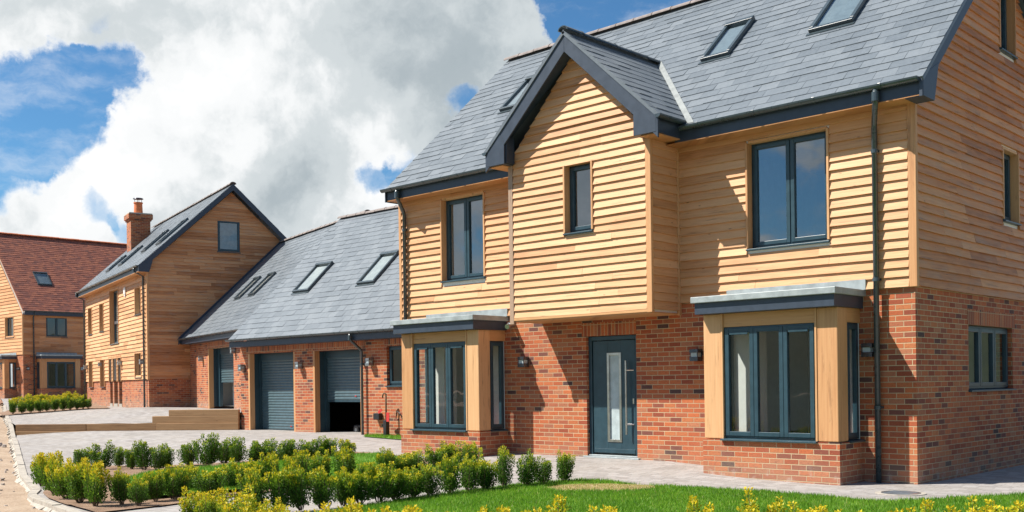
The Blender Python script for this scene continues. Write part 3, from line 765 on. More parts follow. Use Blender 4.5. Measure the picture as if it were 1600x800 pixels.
def grass(polys, dens, hgt, label):
    """thin blades, one mesh"""
    rng = np.random.default_rng(5); V = []; T = []
    for poly, dz, clip in polys:
        xs = [p[0] for p in poly]; ys = [p[1] for p in poly]; x0, x1, y0, y1 = min(xs), max(xs), min(ys), max(ys)
        if clip: x0, x1, y0, y1 = max(x0, clip[0]), min(x1, clip[1]), max(y0, clip[2]), min(y1, clip[3])
        n = int((x1 - x0) * (y1 - y0) * dens)
        for x, y in zip(rng.uniform(x0, x1, n), rng.uniform(y0, y1, n)):
            if not inside(poly, x + mnoise.noise(Vector((x * 5, y * 5, 4))) * .07, y + mnoise.noise(Vector((x * 5, y * 5, 9))) * .07): continue
            dry = 0.0
            ddx, ddy = x + 3.05, y + 2.95
            e_ = (ddx * .8 + ddy * .6) ** 2 / .55 + (-ddx * .6 + ddy * .8) ** 2 / .24
            if poly is LAWN_R and e_ < 1 + .5 * mnoise.noise(Vector((x * 4, y * 4, 0))): dry = 1.0
            a = random.random() * 6.283; h = hgt * random.uniform(.55, 1.2) * (.4 if dry else 1); l = h * random.uniform(.1, .7); wd = random.uniform(.003, .006)
            z = h_low(x, y) + dz; ca, sa = math.cos(a), math.sin(a); b_ = random.random() * 6.283; lx, ly = math.cos(b_) * l, math.sin(b_) * l
            V += [(x - ca * wd, y - sa * wd, z), (x + ca * wd, y + sa * wd, z), (x + lx, y + ly, z + h)]
            patch = mnoise.fractal(Vector((x * .9, y * .9, 2)), 1.0, 2.0, 4) * .34
            T.append(1.0 if dry else (.97 if random.random() < .03 else min(.84, max(0, .42 + patch + random.uniform(-.34, .34)))))
    n = len(T); me = bpy.data.meshes.new('grass'); me.from_pydata(V, [], [(3 * k, 3 * k + 1, 3 * k + 2) for k in range(n)])
    me.materials.append(MATS['blade'])
    me.attributes.new('tone', 'FLOAT', 'FACE').data.foreach_set('value', T)
    me.attributes.new('rnd', 'FLOAT', 'FACE').data.foreach_set('value', [random.random() for _ in T])
    o = bpy.data.objects.new('grass', me); COL.objects.link(o)
    return tag(o, label, 'grass', None, 'stuff')
grass([(LAWN_R, .02, (-4.4, 3.4, -9.2, .6))], 3600, .045, 'short mown grass of the lawn in front of the door and bays')
grass([(LAWN_L, .06, None)], 1900, .05, 'mown grass inside the small hedged bed beside the kerb')
grass([(STRIP, .018, None)], 1500, .05, 'thin grass strip under the garage wall by the standpipe')

# loose stones and clods on the bare earth
b = MB()
rng = random.Random(3)
for k in range(420):
    tt = rng.random() ** 1.6; x = -4.5 - 22 * tt; 
    # a point outside the kerb
    i = min(range(len(KERB)), key=lambda q: abs(KERB[q][0] - x)); kx, ky = KERB[i]
    x = kx + rng.uniform(-1.5, 1.0); y = ky - rng.uniform(.25, 3.2)
    r_ = rng.choice([.012, .016, .02, .03, .045]) * rng.uniform(.7, 1.4) * (1 + tt)
    z = h_earth(x, y)
    pts = []
    for lat in (-.5, .5):
        a0 = rng.random() * 6
        for q in range(6):
            rr = r_ * rng.uniform(.75, 1.15) * (1 if lat < 0 else .65)
            pts.append((x + math.cos(a0 + q * 1.047) * rr, y + math.sin(a0 + q * 1.047) * rr, z + lat * r_ * rng.uniform(.8, 1.1)))
    i0 = len(b.v); b.v += pts
    for q in range(6): b.f.append((i0 + q, i0 + (q + 1) % 6, i0 + 6 + (q + 1) % 6, i0 + 6 + q)); b.m.append(0); b.r.append(.5)
    b.f.append(tuple(i0 + 6 + q for q in range(6))); b.m.append(0); b.r.append(.5)
so_ = b.build('loose_stones', 'stone'); tag(so_, 'small stones and clods scattered on the bare earth beside the kerb', 'stones', None, 'stuff')

# ------------------------------------------------------------------ the timber clad house in front
H1 = empty('detached_house', 'large oak clad and red brick house with slate roof, cross gable and two bay windows', 'house')
XL, DEP = -10.48, 6.5
F_ = Frame((0, 0), (1, 0), (0, -1))                 # front wall, u = x
G_ = Frame((0, 0), (0, 1), (1, 0))                  # right hand gable wall, u = y
B_ = Frame((0, DEP), (1, 0), (0, 1))                # back
L_ = Frame((XL, 0), (0, 1), (-1, 0))                # left gable
PJ = .75; PX0, PX1 = -6.69, -3.78                   # the oversailing cross gable
P_ = Frame((0, -PJ), (1, 0), (0, -1))
PR = Frame((PX1, 0), (0, 1), (1, 0)); PL = Frame((PX0, 0), (0, 1), (-1, 0))
SL = .926                                           # roof slope
def zroof(y): return 5.32 + SL * (min(y, DEP - y) + .4)
b = MB()
DOOR = (-5.70, -4.64, -.4, 2.21)
bayR_hole = (-2.42, -1.15, .32, 2.3); bayL_hole = (-9.26, -7.99, .32, 2.3)
G1W = (1.9, 3.79, 1.21, 2.205)
wall_panel(b, F_, XL, 0, -.35, 2.68, [DOOR, bayR_hole, bayL_hole], -.3, 0)
wall_panel(b, G_, .3, DEP - .3, -.35, 2.68, [G1W], -.3, -.0005)
wall_panel(b, B_, XL, 0, -.35, 2.68, [], -.3, 0)
wall_panel(b, L_, .3, DEP - .3, -.35, 2.68, [], -.3, -.0005)
b.build('brick_wall', 'brick', H1)
# soldier courses
b = MB()
F_.box(b, -5.79, -4.635, 2.212, 2.44, -.05, .004); b.build('soldier_course', 'soldier', H1)
b = MB(); G_.box(b, 1.87, 3.90, 2.207, 2.436, -.05, .004); b.build('soldier_course', 'soldier', H1)
# inner leaf of the upper storey
WR = (-2.50, -1.22, 3.38, 5.0); WL = (-9.25, -8.10, 3.41, 5.02); WP = (-5.46, -4.90, 3.86, 5.0)
W2 = (3.36, 4.05, 3.88, 5.02); W3 = (3.30, 3.98, 6.56, 7.62)
b = MB()
wall_panel(b, F_, XL, 0, 2.68, 5.15, [WR, WL, (PX0, PX1, 2.68, 5.15)], -.25, .005)
wall_panel(b, G_, 0, DEP, 2.68, 5.2, [W2], -.25, .005)
wall_panel(b, L_, 0, DEP, 2.68, 5.2, [], -.25, .005); wall_panel(b, B_, XL, 0, 2.68, 5.15, [], -.25, .005)
wall_panel(b, P_, PX0, PX1, 2.50, 5.3, [WP], -.2, .005)
wall_panel(b, PR, -PJ, 0, 2.50, 5.3, [], -.2, .005); wall_panel(b, PL, -PJ, 0, 2.50, 5.3, [], -.2, .005)
for fr in (G_, L_):      # triangles above the eaves, with a slot for the attic window
    for y0, y1, zt0, zt1, zb in ((0, 3.25, 5.35, zroof(3.25) - .3, 5.2), (3.25, DEP, zroof(3.25) - .3, 5.35, 5.2)):
        if fr is G_:
            for a, c in ((y0, min(y1, 3.30)), (max(y0, 3.98), y1)) if y0 > 1 else ((y0, y1),):
                if c - a < .02: continue
                q = lambda y: zroof(y) - .28
                b.prism([fr(a, 5.2, .004), fr(c, 5.2, .004), fr(c, q(c), .004), fr(a, q(a), .004)], Vector(fr(0, 0, -.2)) - Vector(fr(0, 0, .004)))
            if y0 > 1:
                b.prism([fr(3.3, 5.2, .004), fr(3.98, 5.2, .004), fr(3.98, 6.56, .004), fr(3.3, 6.56, .004)], Vector(fr(0, 0, -.2)) - Vector(fr(0, 0, .004)))
        else: b.prism([fr(y0, zb, 0), fr(y1, zb, 0), fr(y1, zt1, 0), fr(y0, zt0, 0)], Vector(fr(0, 0, -.2)) - Vector(fr(0, 0, 0)))
b.prism([P_(PX0, 5.3, 0), P_(PX1, 5.3, 0), P_((PX0 + PX1) / 2, 6.8, 0)], (0, .2, 0))
b.build('upper_wall', 'plaster', H1)
# cladding
b = MB(); tr = .03
ez = 2.66
boards(b, F_, ez, 5.16, lambda z: (XL + .03, PX0 - .03), [(WL[0] - tr, WL[1] + tr, WL[2] - .03, WL[3])])
b.build('cladding', 'cladding', H1); b = MB()
boards(b, F_, ez, 5.16, lambda z: (PX1 + .05, -.065), [(WR[0] - tr, WR[1] + tr, WR[2] - .03, WR[3])])
b.build('cladding', 'cladding', H1)
PM = (PX0 + PX1) / 2
b = MB()
def plim(z):
    hw = (PX1 - PX0) / 2 - .055
    if z > 5.25: hw = min(hw, max(.01, (6.80 - z) / 1.06))
    return (PM - hw, PM + hw)
boards(b, P_, 2.54, 6.78, plim, [(WP[0] - tr, WP[1] + tr, WP[2] - .03, WP[3])])
b.build('cladding', 'cladding', H1); b = MB()
boards(b, PR, 2.54, 5.3, lambda z: (-PJ + .02, -.075), [], sub=False)
b.build('cladding', 'cladding', H1); b = MB()
boards(b, PL, 2.54, 5.3, lambda z: (-PJ + .02, -.075), [], sub=False)
b.build('cladding', 'cladding', H1)
b = MB()
def glim(z):
    if z < 5.35: return (.035, DEP)
    y = (z - 5.32) / SL - .4 + .32
    return (max(.035, y), max(max(.035, y) + .01, DEP - y))
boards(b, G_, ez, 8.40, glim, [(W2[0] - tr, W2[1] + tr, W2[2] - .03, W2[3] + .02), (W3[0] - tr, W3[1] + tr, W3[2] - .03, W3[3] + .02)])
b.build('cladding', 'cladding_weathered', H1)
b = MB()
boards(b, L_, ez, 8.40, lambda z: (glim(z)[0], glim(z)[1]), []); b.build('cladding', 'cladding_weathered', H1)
# corner boards
for c in ((-.062, .048, -.045, .033, ez - .01, 5.14), (XL - .045, XL + .028, -.048, .03, ez - .01, 5.14),
          (PX1 - .052, PX1 + .047, -PJ - .048, -PJ + .018, 2.49, 5.18), (PX0 - .047, PX0 + .05, -PJ - .048, -PJ + .018, 2.44, 5.18),
          (PX1 + .003, PX1 + .05, -.075, -.004, 2.47, 5.16)):
    b = MB(); b.box(*c); b.build('corner_board', 'oak_silvered' if c[0] == PX0 - .047 else 'oak', H1, bevel=.006)
# soffit under the oversail, pale board
b = MB(); b.box(PX0 - .02, PX1 + .03, -PJ - .03, -.004, 2.478, 2.50); b.box(PX0 + .05, PX1 - .052, -PJ - .046, -PJ - .002, 2.50, 2.54)
b.build('soffit', 'oak_lintel', H1)
# windows
oakt = (.03, .0, .058)
window(H1, F_, WR[0], WR[1], WR[2] + .03, WR[3] - .02, 2, -.085, oakt, pane='glass_coated')
window(H1, F_, WL[0], WL[1], WL[2] + .03, WL[3] - .02, 2, -.085, oakt, pane='glass_coated')
window(H1, P_, WP[0], WP[1], WP[2] + .03, WP[3] - .01, 1, -.085, oakt, pane='glass_coated')
window(H1, G_, W2[0], W2[1], W2[2] + .03, W2[3], 1, -.09, (.03, 0, .05))
window(H1, G_, W3[0], W3[1], W3[2] + .03, W3[3], 1, -.09, (.03, 0, .05))
window(H1, G_, G1W[0] + .005, G1W[1] - .005, G1W[2] + .045, G1W[3] - .005, 3, -.075, None, True, sill_d=.05)
# rooms behind the windows
room(H1, -3.3, -.45, .26, 4.2, 2.85, 5.14, 'y0'); room(H1, -10.1, -7.0, .26, 4.0, 2.85, 5.14, 'y0')
room(H1, -6.2, -4.2, -.54, 3.0, 2.85, 5.28, 'y0')
room(H1, -3.6, -.32, 4.3, 6.1, 2.85, 5.14, 'x1') if False else room(H1, -2.6, -.27, 4.25, 6.0, 2.85, 5.14, 'x1')
room(H1, -3.0, -.27, 3.2, 4.2, 5.6, 8.0, 'x1')
# ground floor rooms
for x0, x1 in ((-3.9, -.31), (-10.1, -6.6)):
    b = MB()
    y0, y1 = .305, 4.4
    b.face([(x0, y0, .2), (x1, y0, .2), (x1, y1, .2), (x0, y1, .2)], 1); b.face([(x0, y0, 2.5), (x1, y0, 2.5), (x1, y1, 2.5), (x0, y1, 2.5)])
    b.face([(x0, y1, .2), (x1, y1, .2), (x1, y1, 2.5), (x0, y1, 2.5)]); b.face([(x0, y0, .2), (x0, y1, .2), (x0, y1, 2.5), (x0, y0, 2.5)])
    if x1 < -5: b.face([(x1, y0, .2), (x1, y1, .2), (x1, y1, 2.5), (x1, y0, 2.5)])
    b.build('interior_room', ['plaster', 'dark_floor', 'white_plastic'], H1, fix=False); b = MB()
    # plastered returns of the bay opening
    hx0, hx1 = (-2.42, -1.15) if x0 > -5 else (-9.26, -7.99)
    for q0, q1 in ((x0, hx0), (hx1, x1)): b.face([(q0, y0, .2), (q1, y0, .2), (q1, y0, 2.5), (q0, y0, 2.5)])
    for q in (hx0 + .006, hx1 - .006): b.face([(q, -.02, .32), (q, y0, .32), (q, y0, 2.3), (q, -.02, 2.3)])
    for q0, q1 in ((hx0 - .44, hx0 + .006), (hx1 - .006, hx1 + .36)): b.face([(q0, -.022, .575), (q1, -.022, .575), (q1, -.022, 2.39), (q0, -.022, 2.39)])
    
    b.face([(hx0, y0, 2.3), (hx1, y0, 2.3), (hx1, y0, 2.5), (hx0, y0, 2.5)])
    b.build('plaster_reveal', 'plaster', H1, fix=False)
# front door
d = MB(); F_.box(d, -5.70, -5.63, .17, 2.205, -.14, -.06); F_.box(d, -4.71, -4.64, .17, 2.205, -.14, -.06); F_.box(d, -5.63, -4.71, 2.135, 2.205, -.14, -.06)
door = d.build('door', 'anthracite', H1, bevel=.005)
d = MB(); F_.box(d, -5.615, -5.30, .225, 2.125, -.13, -.078); F_.box(d, -5.02, -4.725, .225, 2.125, -.13, -.078); F_.box(d, -5.30, -5.02, .225, .425, -.13, -.078); F_.box(d, -5.30, -5.02, 1.91, 2.125, -.13, -.078)
F_.box(d, -5.60, -4.74, .23, .30, -.078, -.070)
d.build('door_leaf', 'anthracite', door, bevel=.004)
d = MB()
for q in ((-5.31, -5.265, .415, 1.92), (-5.055, -5.01, .415, 1.92), (-5.265, -5.055, .415, .46), (-5.265, -5.055, 1.875, 1.92)): F_.box(d, *q, -.09, -.066)
d.build('glazing_trim', 'steel', door, bevel=.003)
d = MB(); d.face([F_(-5.28, .44, -.095), F_(-5.04, .44, -.095), F_(-5.04, 1.90, -.095), F_(-5.28, 1.90, -.095)]); d.build('glass', 'frosted', door, fix=False)
d = MB(); d.tube([F_(-4.86, .55, .0), F_(-4.86, 1.78, .0)], .017, 12)
for z in (.72, 1.62): d.tube([F_(-4.86, z, .0), F_(-4.76, z, -.08)], .013, 8)
d.build('handle', 'steel', door, smooth=False)
d = MB(); F_.box(d, -4.775, -4.745, 1.06, 1.15, -.08, -.065); d.build('lock', 'steel', door, bevel=.003)
d = MB(); F_.box(d, -5.76, -4.58, .125, .172, -.14, .055); F_.box(d, -5.70, -4.64, .172, .195, -.13, -.02); d.build('threshold', 'lead', door, bevel=.008)
d = MB(); d.box(-6.3, -4.0, .301, .36, .16, 2.5); d.build('hall_wall', 'plaster', H1)
# bays
bay(H1, F_, -2.90, -.75, .72); bay(H1, F_, -9.74, -7.59, .72)
# roof: two main slopes
sy = 1 / math.hypot(1, SL); vv = (0, sy, SL * sy); LV = (3.25 + .4) / sy
b = MB(); slope(b, (-10.53, -.40, 5.32), (1, 0, 0), vv, 10.83, LV, .205, .32); slope(b, (-10.53, DEP + .4, 5.32), (1, 0, 0), (0, -sy, SL * sy), 10.83, LV, .6, .6)
roof = b.build('roof', 'slate', H1)
ridge(H1, (-10.56, 3.25, 8.715), (.31, 3.25, 8.715))
# cross gable roof
ang = math.atan2(7.10 - 5.42, PM - (-7.07)); cs, sn = math.cos(ang), math.sin(ang)
pw_ = (PM + 7.07) / cs
b = MB()
slope(b, (PM + (PM + 7.07), -1.05, 5.42), (0, 1, 0), (-cs, 0, sn), 2.68, pw_, .205, .32)
slope(b, (-7.07, -1.05, 5.42), (0, 1, 0), (cs, 0, sn), 2.68, pw_, .205, .32)
b.build('roof', 'slate', H1)
ridge(H1, (PM, -1.06, 7.125), (PM, 1.58, 7.125), 'gutter_grey', .105, 'ridge_tiles', .45)
# lead valley
def valley(sx):
    m = MB(); pts = []
    for k in (0, 1):
        y = (-.36, 1.54)[k]; z = 5.32 + SL * (y + .4); x = PM + sx * (PM + 7.07 - (z - 5.42) / math.tan(ang)); pts.append((x, y, z))
    (x0, y0, z0), (x1, y1, z1) = pts
    nz = .018
    m.hexa([(x0 - sx * .01, y0, z0 + nz), (x1 - sx * .01, y1, z1 + nz), (x1 + sx * .10, y1, z1 + nz), (x0 + sx * .10, y0, z0 + nz),
            (x0 - sx * .01, y0, z0 + nz + .01), (x1 - sx * .01, y1, z1 + nz + .01), (x1 + sx * .10, y1, z1 + nz + .01), (x0 + sx * .10, y0, z0 + nz + .01)])
    m.build('valley_flashing', 'flashing_pale', H1)
valley(1); valley(-1)
# fascias and soffits
b = MB(); F_.box(b, -10.50, PX0 - .20, 5.115, 5.30, .33, .36); b.build('fascia', 'fascia_blue', H1); b = MB(); F_.box(b, PX1 + .2, .243, 5.115, 5.30, .33, .36); b.build('fascia', 'fascia_blue', H1)
b = MB(); F_.box(b, -10.50, PX0 - .0, 5.10, 5.114, .0, .36); b.build('soffit', 'oak_lintel', H1); b = MB(); F_.box(b, PX1 + .0, .243, 5.10, 5.114, .0, .36); b.build('soffit', 'oak_lintel', H1)
gutter(H1, F_, -10.58, PX0 - .42, 5.33, .42); gutter(H1, F_, PX1 + .36, .25, 5.33, .42)
downpipe(H1, F_, -10.30, 5.28, 2.6, .42); downpipe(H1, F_, -.50, 5.28, -.02, .42)
# cross gable eaves: box ends, fascia, gutters, bargeboards
xr = PM + (PM + 7.07)
for sx, fr in ((1, PR), (-1, PL)):
    e = .27
    b = MB(); fr.box(b, -.98, -.06, 5.165, 5.39, e, e + .03); b.build('fascia', 'fascia_blue', H1)
    b = MB(); fr.box(b, -.98, -.02, 5.150, 5.164, .0, e + .03); b.build('soffit', 'oak_lintel', H1)
    gutter(H1, fr, -1.05, -.38, 5.42, e + .10, r=.055, brackets=False)
V_ = Frame((0, -1.0), (1, 0), (0, -1))
bargeboard(H1, V_, [(-7.05, 5.40), (PM, 7.09), (xr - .02, 5.40)], .33, 0.0, .03, 'fascia_blue', 'bargeboard',
           [[(-7.02, 5.44), (-7.02, 5.165), (-6.60, 5.165), (-6.60, 5.50), (-6.72, 5.72)], [(xr - .05, 5.44), (xr - .05, 5.165), (xr - .47, 5.165), (xr - .47, 5.50), (xr - .35, 5.72)]])
# soffit boards under the verge of the cross gable and return of the box ends
b = MB()
for sx in (1, -1):
    xe = PM + sx * (PM + 7.02)
    b.prism([(xe, -1.0, 5.10 + .29), (PM, -1.0, 6.775), (PM, -1.0, 6.79), (xe, -1.0, 5.40 + .005)], (0, .24, 0))
    b.box(min(xe, xe - sx * .42), max(xe, xe - sx * .42), -.998, -PJ - .05, 5.168, 5.18)
    xi = xe - sx * .42
    b.box(min(xi, xi - sx * .025), max(xi, xi - sx * .025), -.998, -PJ - .05, 5.182, 5.62)
b.build('verge_soffit', 'fascia_blue', H1)
# main verges
def main_verge(par, fr, d0, d1, dep=DEP, sl=SL, z0=5.32, foot=True, top=None):
    ym = dep / 2; f = lambda y: z0 + sl * (min(y, dep - y) + .4) - .012
    bargeboard(par, fr, [(-.39, f(-.39)), (ym, f(ym)), (dep + .39, f(dep + .39))], .24, d0, d1, 'fascia_blue', 'bargeboard',
               [[(-.37, f(-.37) + .02), (-.37, 5.085), (.0, 5.085), (.05, 5.24), (.16, f(.16) - .2)]] if foot else None)
main_verge(H1, G_, .245, .29)
b = MB()
for y0, y1 in ((-.37, 3.25), (3.25, DEP + .37)):
    f = lambda y: zroof(y) - .055
    b.prism([(.045, y0, f(y0) - .02), (.245, y0, f(y0) - .02), (.245, y0, f(y0)), (.045, y0, f(y0))], (0, y1 - y0, f(y1) - f(y0)))
b.box(.045, .245, -.35, .0, 5.088, 5.10); b.build('verge_soffit', 'fascia_blue', H1)
main_verge(H1, L_, .03, .055)
# roof windows
RO = (-10.53, -.40, 5.32)
def sk(x0, x1, y0, y1): return skylight(H1, RO, (1, 0, 0), vv, x0 + 10.53, x1 + 10.53, (y0 + .4) / sy, (y1 + .4) / sy, 'attic_dark')
sk(-4.09, -3.54, 1.20, 2.06); sk(-2.12, -1.39, 1.22, 2.12); sk(-8.90, -8.12, 1.28, 2.15)
# lamps, cameras
lamp(H1, F_, -3.42, 1.83); lamp(H1, F_, -7.09, 1.81); lamp(H1, F_, -.62, 1.82)
b = MB(); b.tube([F_(-7.39, 2.50, .02), F_(-7.39, 2.50, .14)], [.05, .04], 14); b.tube([F_(-7.39, 2.48, .12), F_(-7.36, 2.45, .22)], .045, 14)
b.build('security_camera', 'lamp_silver', H1, smooth=False)
b = MB(); L_.box(b, .7, .86, 4.62, 4.72, .04, .26); L_.box(b, .74, .80, 4.45, 4.62, .16, .22); b.build('flood_lamp', 'white_plastic', H1, bevel=.005)

# ------------------------------------------------------------------ garage beside it
GA = empty('garage_block', 'brick double garage with one roller shutter closed and one half raised', 'garage')
GY = 2.5; GX0, GX1 = -20.50, -10.5; GDEP = 8.0; gsl = .966
Q_ = Frame((0, GY), (1, 0), (0, -1)); QL = Frame((GX0, GY), (0, 1), (-1, 0))
b = MB(); gd1 = (-20.10, -17.85, -.3, 2.36); gd2 = (-17.02, -14.98, -.3, 2.34); gw = (-14.02, -13.30, 1.38, 2.37)
wall_panel(b, Q_, GX0, GX1 - .02, -.2, 2.66, [gd1, gd2, gw], -.22, 0); wall_panel(b, QL, .22, GDEP, -.2, 2.66, [], -.22, -.0005)
b.prism([QL(.02, 2.66, -.01), QL(GDEP, 2.66, -.01), QL(GDEP / 2, 6.35, -.01)], (.2, 0, 0))
b.build('brick_wall', 'brick', GA)
b = MB(); Q_.box(b, -20.2, -14.85, 2.362, 2.60, -.05, .004); Q_.box(b, -14.1, -13.2, 2.372, 2.60, -.05, .004); b.build('soldier_course', 'soldier', GA)
ga_sy = 1 / math.hypot(1, gsl)
b = MB(); slope(b, (GX0, GY - .4, 2.741), (1, 0, 0), (0, ga_sy, gsl * ga_sy), GX1 - GX0, 4.02 / ga_sy, .22, .32); slope(b, (GX0, GY + 7.64, 2.741), (1, 0, 0), (0, -ga_sy, gsl * ga_sy), GX1 - GX0, 4.02 / ga_sy, .6, .6)
b.build('roof', 'slate', GA)
ridge(GA, (GX0 - .02, GY + 3.62, 6.63), (GX1, GY + 3.62, 6.63))
b = MB(); Q_.box(b, GX0, GX1 - .02, 2.56, 2.70, .33, .36); Q_.box(b, GX0, GX1 - .02, 2.545, 2.56, 0, .36); b.build('fascia', 'fascia_blue', GA)
gutter(GA, Q_, GX0 - .05, GX1 - .1, 2.76, .42)
downpipe(GA, Q_, -14.87, 2.70, .12, .42, r=.034, off=.04)
for (x0, x1, z0, z1), zb in ((gd1, .22), (gd2, 1.05)):
    b = MB(); Q_.box(b, x0 + .003, x0 + .08, -.2, 2.355, -.15, .012); b.build('door_jamb', 'oak', GA, bevel=.006); b = MB(); Q_.box(b, x1 - .10, x1 - .003, -.2, 2.355, -.33, -.02)
    rs = b.build('door_jamb', 'oak', GA, bevel=.006)
    b = MB(); Q_.box(b, x0 + .003, x0 + .08, .18, 2.355, -.30, -.152); Q_.box(b, x0 + .003, x0 + .13, .18, 2.36, -.42, -.302); Q_.box(b, x1 - .16, x1 - .10, .18, 2.36, -.42, -.30); Q_.box(b, x0 + .14, x1 - .17, 2.16, 2.36, -.60, -.312); b.build('guide_rail', 'anthracite', GA)
    s = MB(); z = zb
    while z < 2.2:
        zt = min(z + .076, 2.22); n = 5; pr = []
        for k in range(n + 1): pr.append((z + (zt - z) * k / n * .93, -.37 + .012 * math.sin(math.pi * k / n)))
        pr += [(zt - .001, -.372), (zt, -.395), (z, -.395)]
        s.prism([Q_(x0 + .11, a, c) for a, c in pr], (x1 - .13 - x0 - .11, 0, 0)); z = zt
    sh = s.build('roller_shutter', 'shutter', GA)
    s = MB(); Q_.box(s, x0 + .11, x1 - .13, zb - .05, zb - .002, -.40, -.36); s.build('bottom_bar', 'anthracite', sh)
    s = MB(); Q_.box(s, x1 - .75, x1 - .69, zb + .09, zb + .115, -.362, -.35); s.build('lock', 'red_plastic', sh)
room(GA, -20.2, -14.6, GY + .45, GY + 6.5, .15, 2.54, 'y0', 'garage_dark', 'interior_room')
window(GA, Q_, gw[0] + .005, gw[1] - .005, gw[2] + .045, gw[3] - .005, 1, -.08, None, True, sill_d=.05)
room(GA, -14.5, -12.5, GY + .23, GY + 3, .3, 2.5, 'y0')
for x, z in ((-17.55, 1.98), (-20.32, 1.97), (-14.58, 2.0)): lamp(GA, Q_, x, z, 0, 'lamp_silver')
b = MB(); Q_.box(b, -14.42, -14.2, .58, .74, 0, .12); b.build('meter_box', 'black_plastic', GA, bevel=.012)
b = MB(); b.tube([Q_(-13.66, .62, .03), Q_(-13.6, .80, .05), Q_(-13.5, .74, .04), Q_(-13.42, .6, .03), Q_(-13.36, .52, .03)], .012, 6); b.build('loose_cable', 'black_plastic', GA)
gsy0 = (GX0, GY - .4, 2.741); gu, gv = (1, 0, 0), (0, ga_sy, gsl * ga_sy)
def gsk(x0, x1, y0, y1): return skylight(GA, gsy0, gu, gv, x0 - GX0, x1 - GX0, (y0 - GY + .4) / ga_sy, (y1 - GY + .4) / ga_sy)
gsk(-19.28, -18.52, 3.47, 4.36); gsk(-16.38, -15.66, 3.49, 4.39)
# standpipe in front of the garage wall
sp = empty('standpipe', 'black standpipe post with bent pipe and red tags by garage wall', 'standpipe', (-13.80, 2.28, .2))
b = MB(); b.box(-.055, .055, -.055, .055, -.1, .38); b.build('post', 'black_plastic', sp, bevel=.008)
b = MB(); b.tube([(0, 0, .38), (0, 0, .95), (.01, 0, 1.0), (-.04, -.02, 1.03), (-.09, -.02, 1.0), (-.1, -.02, .92)], .02, 8); b.build('bent_pipe', 'stem_bark', sp, smooth=True)
for x, z, rr in ((-.15, .60, .5), (.14, .46, 0)):
    b = MB(); c, s_ = math.cos(rr), math.sin(rr); pts = [(-.07, -.035), (.07, -.035), (.07, .035), (-.07, .035)] if rr else [(-.05, -.11), (.05, -.11), (.05, .11), (-.05, .11)]
    b.prism([(x + p * c - q * s_, -.07, z + p * s_ + q * c) for p, q in pts], (0, .012, 0)); b.build('red_tag', 'red_plastic', sp)
# things on the garage floor behind the half open shutter
tr_ = empty('wheeled_trolley', 'dark wheeled trolley standing inside the half open garage', 'trolley', (-15.75, 3.55, .155))
b = MB(); b.box(-.55, .55, -.3, .3, .17, .23); b.tube([(.5, -.25, .23), (.62, -.25, .85), (.62, .25, .85), (.5, .25, .23)], .018, 8); b.build('deck', 'black_plastic', tr_, bevel=.01)
b = MB(); b.box(-.3, .25, -.22, .22, .232, .52); b.box(-.12, .2, -.16, .16, .522, .72); b.tube([(-.2, 0, .52), (-.2, 0, .64)], .06, 10); b.build('engine', 'lamp_metal', tr_, bevel=.03)
for x in (-.42, .42):
    for y in (-.31, .31):
        b = MB(); b.tube([(x, y - .025, .105), (x, y + .025, .105)], .105, 16); wv_ = b.build('wheel', 'black_plastic', tr_)
        b = MB(); b.tube([(x, y - .03, .105), (x, y + .03, .105)], .045, 12); b.build('hub', 'lamp_silver', wv_)
# drain cover
dc = empty('drain_cover', 'round metal drain cover set in the paving by the downpipe', 'drain cover', (.28, -1.20, 0))
b = MB(); b.tube([(0, 0, .0), (0, 0, .008)], .30, 32); b.build('frame', 'concrete', dc)
b = MB(); b.tube([(0, 0, .0), (0, 0, .013)], .235, 32)
for k in range(-3, 4): b.box(-.16, .16, k * .05 - .008, k * .05 + .008, .0135, .017)
b.build('lid', 'lamp_silver', dc)
# timber sleeper wall between the two levels
SW = empty('sleeper_wall', 'stepped retaining wall of squared timber sleepers between the two driveway levels', 'retaining wall', (A_S[0], A_S[1], 0), math.atan2(B_S[1] - A_S[1], B_S[0] - A_S[0]))
LS = math.hypot(B_S[0] - A_S[0], B_S[1] - A_S[1]) - .03
def sleeper(x0, x1, z0, z1, y=0.0):
    b = MB(); dz = .0; b.box(x0, x1, y - .0, y + .13, z0, z1); return b.build('sleeper', 'sleeper', SW, bevel=.01)
for r_, (xs, z0, z1) in enumerate((([0, 2.35, 4.9, LS], -.15, .205), ([0, 2.2, 4.35, LS], .208, .41), ([4.22, LS], .412, .615), ([4.72, LS], .617, .79))):
    for a, c in zip(xs, xs[1:]): sleeper(a + .003, c - .003, z0, z1, random.uniform(-.012, .012) + r_ * .014)

# ------------------------------------------------------------------ second house, beyond the garage
TH = R(-14.6); H2P = (-31.62, 5.48, .72)
H2 = empty('detached_house', 'tall narrow oak clad house with a brick plinth, slate roof and brick chimney', 'house', H2P, TH)
W = 12.7; D2 = 6.5
E_ = Frame((0, 0), (1, 0), (0, -1)); EG = Frame((0, 0), (0, 1), (1, 0)); EL = Frame((-W, 0), (0, 1), (-1, 0)); EB = Frame((0, D2), (1, 0), (0, 1))
ops = [(-11.85, -11.0, 3.28, 4.5), (-9.12, -8.27, 3.30, 4.52), (-6.85, -5.12, 2.64, 4.93), (-1.98, -1.0, 3.62, 4.65), (-11.85, -11.0, .80, 2.02), (-9.12, -8.22, .80, 2.02), (-2.12, -1.05, 1.15, 2.08)]
ent = [(-7.2, -6.65, -.3, 2.05), (-6.36, -5.62, -.3, 2.05), (-5.36, -4.75, -.3, 2.05)]
b = MB(); wall_panel(b, E_, -W, 0, -.5, 1.06, [(o[0], o[1], o[2], o[3]) for o in ops if o[2] < 1.05] + ent, -.3, 0)
